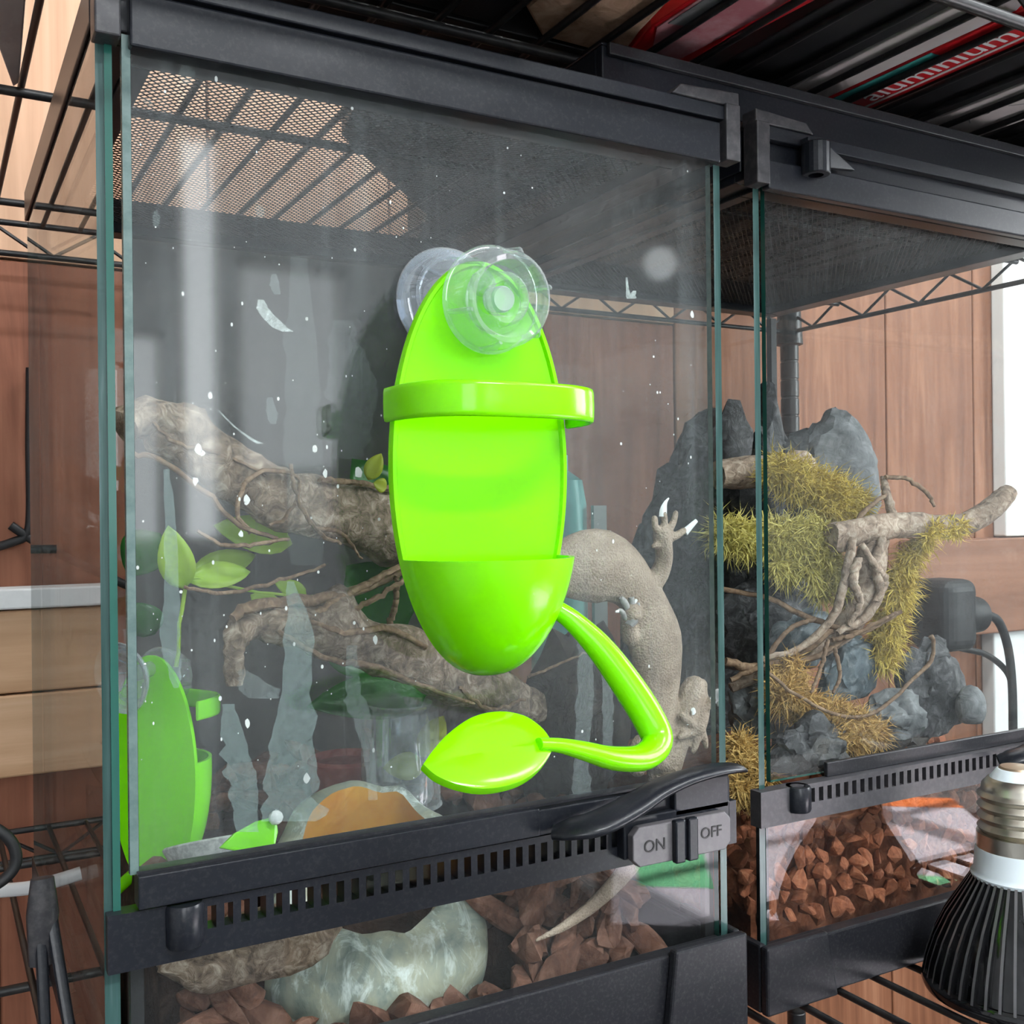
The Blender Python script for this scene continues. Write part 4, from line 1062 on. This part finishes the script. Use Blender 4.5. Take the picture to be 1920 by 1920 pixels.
limb([(1205, 1105, Yg, 24), (1232, 1082, Yg, 20), (1245, 1050, .011, 17), (1243, 1020, .008, 18), (1240, 1000, .0065, 17)])
for f in ([(1238, 1005, .0062, 9), (1229, 990, .0058, 7), (1227, 972, .0058, 7)], [(1243, 1000, .0062, 9), (1246, 980, .0058, 7), (1243, 962, .0058, 8)], [(1250, 1000, .0062, 9), (1262, 980, .0058, 7), (1267, 962, .0056, 6)], [(1252, 1010, .0062, 10), (1270, 1003, .0058, 8), (1282, 995, .0056, 7)], [(1236, 1020, .0062, 9), (1226, 1024, .0058, 6)]): limb(f, 8, 8)
limb([(1200, 1175, Yg, 22), (1183, 1195, .012, 18), (1178, 1170, .0085, 15), (1185, 1150, .0068, 22)])
limb([(1250, 1440, Yg, 28), (1268, 1395, .013, 24), (1282, 1345, .0135, 27), (1300, 1292, .013, 25), (1314, 1285, .013, 14)])
limb([(1312, 1292, .013, 14), (1318, 1322, .011, 13), (1316, 1345, .0085, 14), (1308, 1368, .0066, 15)])
limb([(1235, 1430, .014, 26), (1205, 1400, .014, 25), (1195, 1440, .012, 18)])
for f in ([(1316, 1335, .008, 9), (1332, 1318, .0062, 8), (1340, 1308, .0058, 7)], [(1300, 1362, .0062, 9), (1286, 1348, .0056, 8), (1278, 1340, .0054, 7)], [(1300, 1374, .0062, 9), (1284, 1378, .0056, 8), (1274, 1382, .0054, 6)], [(1308, 1378, .0062, 9), (1304, 1398, .0056, 7), (1300, 1408, .0054, 6)], [(1316, 1374, .0062, 9), (1322, 1390, .0056, 7), (1324, 1400, .0054, 5)]): limb(f, 8, 8)
go = g.build('body', M['gecko'], gk, smooth=True)
md = go.modifiers.new('merge', 'REMESH'); md.mode = 'VOXEL'; md.voxel_size = .0008; md.use_smooth_shade = True
md = go.modifiers.new('soft', 'SMOOTH'); md.iterations = 4; md.factor = .5
go.data.transform(Matrix.Identity(4))
s_ = MB()
for pts in ([(1178, 1172, .0062, 12), (1186, 1155, .0060, 20), (1190, 1140, .0058, 16)], [(1175, 1160, .0060, 7), (1165, 1146, .0056, 6), (1158, 1144, .0054, 3)], [(1176, 1140, .0058, 8), (1170, 1128, .0055, 8), (1164, 1120, .0054, 5)], [(1186, 1135, .0058, 8), (1184, 1120, .0055, 6)], [(1194, 1145, .0058, 8), (1196, 1130, .0055, 5)]):
    sp = spline([bp(*p) for p in pts], 10); s_.tube([p[:3] for p in sp], [p[3] * .8 for p in sp], 10)
tag(s_.build('grey_hand', M['gecko_grey'], gk, smooth=True, angle=60), 'grey folded hand')
for q in ([(1243, 968, .0056, 9), (1244, 955, .0052, 8), (1248, 942, .005, 4), (1254, 934, .005, 1.5)], [(1284, 998, .0056, 8), (1294, 988, .0052, 6), (1306, 976, .005, 4)], [(1336, 1315, .0056, 8), (1345, 1303, .0052, 11), (1350, 1300, .005, 9)], [(1346, 1310, .0054, 7), (1348, 1324, .005, 4)], [(1300, 1336, .0056, 8), (1299, 1330, .005, 6)], [(1290, 1352, .0054, 6), (1292, 1358, .005, 5)], [(1160, 1146, .005, 3), (1154, 1147, .0048, 2)], [(1190, 1130, .0052, 3), (1194, 1124, .005, 2.5)]):
    sp = spline([bp(*p) for p in q], 8); b = MB(); b.tube([p[:3] for p in sp], [p[3] for p in sp], 8, flat=.6); tag(b.build('toe_tip', M['shed'], gk, smooth=True, angle=60), 'white peeling toe tip')

# ------------------------------------------------------------------ moss terrarium
zs2 = lambda x, y: .062 + .05 * min(1, max(0, (y - .03) / .12))
heap('clay_bed', .392, .655, .066, .335, lambda x, y: zs2(x, y) - .012, M['clay'], 'bed of red clay grit under the moss terrarium landscape', 30, 4)
cl = [hull_mesh('clay_pebble', 300 + i, (.0096, .0082, .0074), 12, 1) for i in range(10)]
for me in cl: me.materials.append(M['clay'])
r = random.Random(21); spots = []
for layer in range(5):
    for i in range(22):
        spots.append((.378 + (.660 - .378) * (i + r.random() * .9) / 22, .0345 + .003 * layer + r.random() * .006, .040 + layer * .011 + r.uniform(-.002, .002)))
for i in range(120): 
    x = r.uniform(.374, .662); y = .05 + .09 * r.random(); spots.append((x, y, zs2(x, y) + r.uniform(-.002, .003)))
for layer in range(4):
    for i in range(14): spots.append((.3745 + r.random() * .004, .05 + .13 * (i + r.random()) / 14, .046 + layer * .010))
scatter('clay_pebble', cl, spots, 'small red clay pebble in the moss terrarium', 'pebble', 'clay pebbles of the moss terrarium', 22, .75, 1.25, 1.5)
def rk(name, px, py, y, size, mat, label, seed, amp=.3, rot=0, sub=4): return rock(name, at(px, py, y), size, M[mat], label, 'rock', seed, sub, amp, rot=rot)
rk('rock_wall', 1330, 1150, .285, (.085, .028, .205), 'rock_dark', 'tall black rock wall at the back left of the moss terrarium', 51, .34)
rk('rock_wall', 1440, 1000, .235, (.030, .026, .112), 'rock_dark', 'jagged black rock beside the smooth grey boulder', 58, .42)
rk('boulder', 1560, 905, .175, (.042, .028, .060), 'rock_grey', 'smooth grey boulder leaning at the back of the moss terrarium', 61, .22)
rk('boulder', 1450, 1160, .20, (.055, .03, .055), 'rock_dark', 'black boulder under the hanging moss', 63, .35)
rk('boulder', 1590, 1255, .105, (.024, .018, .028), 'rock_blue', 'blue grey angular stone below the vine stem', 66, .3)
rk('boulder', 1500, 1205, .17, (.030, .02, .026), 'rock_blue', 'pale veined stone behind the vine stem', 67, .3)
rk('boulder', 1520, 1400, .060, (.028, .018, .020), 'rock_dark', 'glossy black stone at the front sill of the moss terrarium', 71, .4)
rk('boulder', 1680, 1345, .080, (.026, .018, .018), 'rock_grey', 'grey rough stone right of the brown moss', 73, .35)
rk('boulder', 1430, 1330, .13, (.028, .02, .024), 'rock_grey', 'grey stone at the left corner of the moss terrarium', 75, .35)
rk('boulder', 1745, 1300, .085, (.030, .016, .040), 'rock_dark', 'dark smoky stone at the right end of the moss terrarium', 77, .35)
rk('boulder', 1600, 1400, .150, (.07, .04, .03), 'cork', 'dark earthy mound behind the brown moss', 79, .3)
# driftwood with vines
vd = branch('vine_driftwood', [bp(1558, 1002, .085, 22), bp(1600, 998, .083, 25), bp(1660, 988, .078, 25), bp(1720, 985, .072, 23), bp(1790, 988, .064, 21), bp(1845, 965, .056, 21), bp(1880, 935, .050, 20), bp(1897, 918, .047, 14)], M['drift2'], None, 5, .12, 16, 50, 3, .06, 'bent driftwood branch with moss, reaching right in the moss terrarium', 'branch')
for i, q in enumerate([
    [bp(1640, 1010, .08, 26), bp(1628, 1070, .084, 30), bp(1610, 1130, .088, 28), bp(1570, 1190, .095, 24), bp(1510, 1225, .105, 20), bp(1440, 1255, .115, 16), bp(1370, 1290, .125, 10)],
    [bp(1600, 1010, .075, 8), bp(1590, 1060, .074, 9), bp(1578, 1110, .076, 9), bp(1560, 1160, .08, 8), bp(1500, 1215, .09, 7), bp(1430, 1235, .1, 5)],
    [bp(1655, 1010, .07, 8), bp(1640, 1060, .07, 9), bp(1650, 1110, .072, 9), bp(1620, 1160, .076, 8), bp(1570, 1185, .082, 6)],
    [bp(1615, 1020, .07, 6), bp(1640, 1060, .068, 7), bp(1660, 1090, .07, 7), bp(1640, 1130, .072, 6)],
    [bp(1608, 1045, .07, 9), bp(1600, 1090, .07, 9), bp(1612, 1130, .073, 7), bp(1590, 1175, .078, 5)],
    [bp(1680, 995, .08, 10), bp(1664, 930, .09, 8), bp(1655, 895, .095, 6)],
    [bp(1660, 895, .09, 4), bp(1700, 898, .085, 4), bp(1738, 925, .08, 4), bp(1752, 950, .076, 3)],
    [bp(1355, 1105, .13, 5), bp(1440, 1122, .12, 5), bp(1520, 1160, .1, 6), bp(1600, 1185, .08, 6), bp(1640, 1175, .074, 5), bp(1690, 1145, .068, 4)],
    [bp(1430, 1240, .1, 5), bp(1480, 1180, .095, 5), bp(1530, 1160, .09, 4)],
    [bp(1560, 1200, .085, 5), bp(1600, 1190, .078, 5), bp(1660, 1160, .07, 4), bp(1682, 1148, .068, 3)],
    [bp(1440, 1262, .075, 3.5), bp(1490, 1300, .068, 3.5), bp(1545, 1332, .06, 3.5), bp(1600, 1345, .055, 3.5), bp(1650, 1330, .052, 3.5), bp(1700, 1285, .05, 3.5), bp(1745, 1240, .048, 4), bp(1750, 1215, .047, 4), bp(1747, 1190, .046, 5)],
    [bp(1552, 1200, .078, 4), bp(1540, 1250, .072, 4), bp(1520, 1300, .066, 3)],
    [bp(1565, 1215, .075, 4), bp(1575, 1265, .07, 4), bp(1562, 1300, .066, 3)],
    [bp(1580, 1020, .08, 5), bp(1620, 960, .085, 5), bp(1665, 925, .09, 4)],
    [bp(1360, 1240, .11, 8), bp(1420, 1252, .105, 9), bp(1500, 1225, .098, 8), bp(1560, 1180, .09, 6)],
    [bp(1370, 1275, .11, 5), bp(1440, 1245, .1, 6), bp(1520, 1235, .092, 6), bp(1590, 1195, .084, 4)]]):
    twig('twig' if i else 'vine_trunk', q, M['drift2'] if i < 6 else M['twig'], vd, 30, 12 if i == 0 else 7, 50 + i, .0014)
b2 = branch('moss_log', [bp(1345, 890, .17, 28), bp(1400, 885, .165, 30), bp(1450, 885, .16, 30), bp(1520, 890, .155, 24)], M['drift2'], None, 9, .15, 14, 30, 3, .08, 'grey log end poking out under the upper moss', 'branch')
def ms(px, py, y, r): return (*at(px, py, y), r * mpp(px, py, y))
moss('moss_clump', [ms(1455, 880, .125, 28), ms(1480, 895, .122, 34), ms(1510, 905, .12, 38), ms(1545, 920, .118, 38), ms(1580, 935, .115, 36), ms(1605, 945, .112, 24), ms(1560, 955, .112, 30)], M['moss'], 'upper yellow moss cushion on the log, before the grey boulder', 3600, .013, 1)
moss('moss_clump', [ms(1355, 1000, .125, 28), ms(1385, 1008, .12, 34), ms(1420, 1010, .118, 34), ms(1460, 1005, .112, 36), ms(1500, 1005, .106, 36), ms(1535, 1005, .10, 32), ms(1480, 1030, .108, 30), ms(1540, 1045, .1, 30)], M['moss_green'], 'middle green moss draped along the branch', 3800, .013, 2)
moss('moss_strand', [ms(1460, 1060, .105, 12), ms(1480, 1070, .105, 14), ms(1515, 1070, .1, 14), ms(1530, 1095, .1, 10), ms(1545, 1110, .1, 12), ms(1575, 1090, .095, 16), ms(1565, 1060, .1, 18), ms(1580, 1120, .095, 10)], M['moss_green'], 'thin moss strands hanging below the middle moss', 1100, .014, 3, droop=.8)
moss('moss_clump', [ms(1725, 1020, .075, 14), ms(1705, 1045, .077, 18), ms(1690, 1080, .08, 22), ms(1680, 1120, .082, 28), ms(1670, 1160, .085, 30), ms(1660, 1200, .087, 30), ms(1655, 1230, .088, 28), ms(1690, 1100, .08, 20)], M['moss'], 'moss hanging down at the right of the vine stem', 3000, .012, 4, droop=.6)
moss('moss_clump', [ms(1755, 990, .062, 12), ms(1785, 995, .060, 14), ms(1740, 1005, .064, 12), ms(1800, 985, .058, 10)], M['moss'], 'moss tuft on the right arm of the driftwood', 700, .009, 5)
moss('moss_clump', [ms(1470, 1300, .085, 34), ms(1510, 1325, .08, 34), ms(1560, 1345, .072, 36), ms(1600, 1360, .065, 34), ms(1635, 1375, .06, 26), ms(1480, 1260, .095, 30), ms(1560, 1380, .062, 24), ms(1600, 1385, .058, 22)], M['moss_brown'], 'golden brown moss cushion by the front sill', 4200, .012, 6)
moss('moss_clump', [ms(1400, 1440, .08, 30), ms(1385, 1480, .075, 26), ms(1425, 1450, .075, 28), ms(1420, 1490, .07, 22), ms(1390, 1400, .09, 26)], M['moss_brown'], 'brown moss at the left corner of the moss terrarium', 1800, .012, 7)
rock('reflection_oval', at(1820, 1325, .06) + V((0, 0, 0)), (.012, .010, .016), M['rock_grey'], 'smooth pale oval standing in for a lamp reflection at the right end of the moss terrarium', 'reflection', 90, 3, .04)  # solid pale oval stands in for a lamp's reflection in the glass

# ------------------------------------------------------------------ black light hood on the terrariums
hood = empty('light_hood', (.53, .07, .519), 'long black light hood lying across the tops of both terrariums', 'light hood')
MB().box(.259, .84, .030, .036, .5265, .5515).box(.259, .84, .112, .118, .5265, .5515).box(.259, .265, .036, .112, .5265, .5515).box(.834, .84, .036, .112, .5265, .5515).box(.259, .84, .030, .118, .5515, .5535).build('hood_shell', M['black'], hood, bevel=.0012)
MB().box(.262, .84, .0265, .030, .5455, .5525).build('hood_lip', M['black_dusty'], hood, bevel=.0008)
for xx in (.42, .70): MB().box(xx, xx + .02, .05, .10, .5185, .5266).build('foot_pad', M['rubber'], hood)

# ------------------------------------------------------------------ things on the upper shelf (seen from below, through the wires)
ZS = .5762
def slab(name, poly, h, mat, label, cat, z=ZS, parent=None, bevel=.001):
    return tag(MB().prism([(x, y, z) for x, y in poly], (0, 0, h)).build(name, mat, parent, bevel=bevel), label, cat if not parent else None)
def rect(x0, x1, y0, y1): return [(x0, y0), (x1, y0), (x1, y1), (x0, y1)]
slab('storage_case', rect(.090, .48, .0885, .135), .10, M['black_card'], 'long narrow black case just behind the shelf rail', 'case')
slab('storage_case', [(.172, .138), (.395, .138), (.395, .60), (.40, .62), (.348, .455), (.204, .293)], .14, M['black_card'], 'black case with a slanting side above the nearer terrarium', 'case')
slab('storage_case', rect(.412, .655, .17, .62), .12, M['black_card'], 'broad black case above the moss terrarium', 'case')
slab('storage_case', rect(.672, .985, .10, .62), .12, M['black_card'], 'black case at the right end of the upper shelf', 'case')
slab('storage_case', rect(.02, .222, -.10, .0835), .10, M['black_card'], 'black case at the front left of the upper shelf', 'case')
slab('red_box', rect(.128, .168, .1375, .20), .05, M['red'], 'small red box between the black cases', 'box')
slab('cork_block', rect(.094, .126, .1375, .165), .04, M['pine'], 'pale wooden block left of the small red box', 'block')
slab('kraft_bag', [(.2266, .0576), (.2535, .0845), (.312, .0858), (.3016, .0522), (.285, -.03), (.25, -.09), (.226, -.06)], .06, M['kraft'], 'crumpled brown kraft bag on the upper shelf', 'bag', bevel=.002)
pk = empty('red_packet', (.338, .0, ZS), 'red packet with pink film window, right of the kraft bag', 'packet')
slab('packet_body', [(.314, .086), (.358, .086), (.372, -.10), (.306, -.10), (.304, .045)], .03, M['red'], None, None, ZS + .0008, pk)
slab('film_window', [(.326, .074), (.345, .078), (.352, .0), (.350, -.095), (.309, -.095), (.307, .043)], .0006, M['pink_film'], None, None, ZS + .0001, pk, 0)
slab('grey_patch', [(.309, .035), (.322, .032), (.326, -.01), (.324, -.06), (.310, -.06)], .0004, M['grey_card'], None, None, ZS - .0004, pk, 0)
slab('storage_case', rect(.374, .438, -.10, .086), .09, M['black_card'], 'black case right of the red packet', 'case')
slab('pale_card', [(.441, .086), (.474, .086), (.476, -.07), (.46, -.1), (.441, -.1)], .02, M['pale_card'], 'pale pinkish card beside the red printed carton', 'card')
cart = empty('printed_carton', (.497, .0, ZS), 'red carton with white lettering and a teal stripe', 'carton')
slab('carton_body', rect(.4775, .5165, -.100, .0850), .05, M['red'], None, None, ZS, cart)
slab('teal_stripe', rect(.4780, .4865, -.010, .082), .0003, M['teal'], None, None, ZS - .0003, cart, 0)
slab('dark_stripe', rect(.5085, .5110, -.085, .080), .0003, M['pale_card'], None, None, ZS - .0003, cart, 0)
text('aluminium', (.4985, .004, ZS - .0003), .024, M['white'], cart, (pi, 0, radians(-90)), ext=.0001, sx=1.15)
slab('storage_case', rect(.520, .571, -.10, .086), .07, M['black_card'], 'black case between the red carton and the white carton', 'case')
wc = empty('white_carton', (.60, .0, ZS), 'grey white carton with a faint outlined drawing at the front right', 'carton')
slab('carton_body', rect(.574, .634, -.100, .0850), .05, M['pale_card'], None, None, ZS, wc)
for st_ in ([(.585, -.035), (.592, -.02), (.603, -.005), (.606, .012), (.598, .022)], [(.606, .012), (.596, .004), (.588, -.012), (.585, -.035)], [(.590, .03), (.598, .038), (.592, .048), (.602, .056)]):
    b = MB(); b.tube([(p[0], p[1], ZS + .0001) for p in spline([(*p, 0) for p in st_], 16)], .0004, 6); b.build('outline_print', M['grey_card'], wc)
slab('storage_case', rect(.640, .80, -.10, .086), .07, M['black_card'], 'black case at the front right end of the upper shelf', 'case')
slab('folded_paper', [(-.034, .17), (-.019, .17), (-.0135, .300), (-.0165, .309), (-.030, .24)], .05, M['pale_card'], 'folded pale paper at the left of the upper shelf', 'paper')

# ------------------------------------------------------------------ sunlit table with a printed carton in front (mirrored in the lower glass)
tbl = empty('side_table', (1.25, -.95, RZ0), 'low wooden table by the window', 'table')
MB().box(.45, 2.1, -1.5, -.42, -.335, -.305).build('table_top', M['lamp_body'], tbl, bevel=.003)
for xx in (.5, 2.0):
    for yy in (-1.44, -.5): MB().box(xx, xx + .05, yy, yy + .05, RZ0, -.335).build('leg', M['pine'], tbl)
o0 = V((.759, -.752)); uu = V((.57, -.82)); vv = V((.82, .57))
def q2(v_, u_): p = o0 + vv * v_ + uu * u_; return (p.x, p.y)
def rect2(v0, v1, u0, u1): return [q2(v0, u0), q2(v1, u0), q2(v1, u1), q2(v0, u1)]
pc_ = empty('flat_carton', (1.2, -.9, -.305), 'flat lilac carton with green and orange print on the side table', 'carton')
slab('carton_body', rect2(0, .68, -.02, .62), .033, M['lilac'], None, None, -.3045, pc_)
for rr_, mt in ((rect2(.04, .15, .125, .31), 'green_print'), (rect2(.46, .60, .09, .17), 'green_print'), (rect2(.36, .68, .555, .62), 'orange_print')):
    slab('print_patch', rr_, .0006, M[mt], None, None, -.2714, pc_, 0)

# ------------------------------------------------------------------ left side: tongs, cables, white strap; right: adapter
tg = empty('feeding_tongs', (-.016, .045, 0), 'black tongs with steel tips leaning beside the left pane', 'tongs')
top = V((-.0245, .055, .131))
for sx, e in ((-1, V((-.024, .035, .0))), (1, V((-.0075, .022, .0)))):
    p0 = top + V((sx * .0022, 0, -.012)); b = MB(); mid = p0.lerp(e, .62)
    b.tube([p0, mid], [.0026, .0024], 8, flat=.6); b.build('arm', M['black'], tg, smooth=True, angle=40)
    MB().tube([mid, e], [.0024, .0014], 8, flat=.5).build('steel_tip', M['steel'], tg, smooth=True, angle=40)
MB().tube([top + V((-.001, 0, .004)), top + V((-.001, 0, -.012)), top + V((-.002, 0, -.034))], [.0048, .0068, .0050], 12, flat=.6).build('grip', M['grey_black'], tg, smooth=True, angle=50)
def cable(name, pts, r, mat, label, cat='cable'):
    sp = spline(pts, 40); b = MB(); b.tube(sp, r, 10); return tag(b.build(name, mat, smooth=True, angle=60), label, cat)
cable('black_cable', [at(57, 690, .712), at(56, 840, .712), at(57, 960, .712), at(50, 1002, .712), at(25, 1016, .712), at(-30, 1030, .712), at(-120, 1035, .712)], .0044, M['rubber'], 'thin black cable bending at the far left edge')
cable('black_cable', [at(20, 985, .712), at(60, 1012, .712), at(110, 1038, .712), at(190, 1076, .712), at(270, 1112, .712)], .0044, M['rubber'], 'black cable sloping down behind the left pane')
cable('cable_loop', [at(-60, 1540, .07), at(-10, 1553, .07), at(22, 1580, .07), at(30, 1615, .07), at(12, 1645, .07), at(-30, 1670, .07), at(-80, 1680, .07)], .0026, M['rubber'], 'thick black cable loop at the lower left edge')
sp = spline([at(-60, 1672, .40), at(0, 1670, .40), at(70, 1662, .40), at(130, 1640, .40), at(190, 1602, .40), at(260, 1570, .40), at(340, 1560, .40)], 40); b = MB()
b.tube(sp, .0052, 12, flat=.5); tag(b.build('white_strap', M['white'], smooth=True, angle=60), 'curved white plastic strap behind the nearer terrarium', 'strap')
ad = empty('power_adapter', at(1780, 1170, .655), 'black power adapter with a cable on the wooden beam', 'adapter')
c = at(1765, 1150, .65)
MB().box(c.x - .045, c.x + .028, .60, .678, c.z - .055, c.z + .055).build('body', M['rubber'], ad, bevel=.018, seg=4)
MB().lathe([(.0001, 0), (.026, 0), (.030, .006), (.028, .045), (.018, .052), (.0001, .053)], 28, Matrix.Translation(at(1795, 1155, .63)) @ Matrix.Rotation(pi / 2, 4, 'Y')).build('plug', M['rubber'], ad, smooth=True, angle=40)
sp = spline([at(1845, 1150, .63), at(1872, 1165, .63), at(1890, 1215, .63), at(1898, 1290, .63), at(1900, 1400, .63), at(1905, 1560, .63)], 30); b = MB(); b.tube(sp, .007, 10); b.build('cord', M['rubber'], ad, smooth=True, angle=60)
sp = spline([at(1800, 1215, .64), at(1850, 1228, .64), at(1888, 1260, .64), at(1900, 1300, .64)], 20); b = MB(); b.tube(sp, .005, 10); b.build('cord', M['rubber'], ad, smooth=True, angle=60)
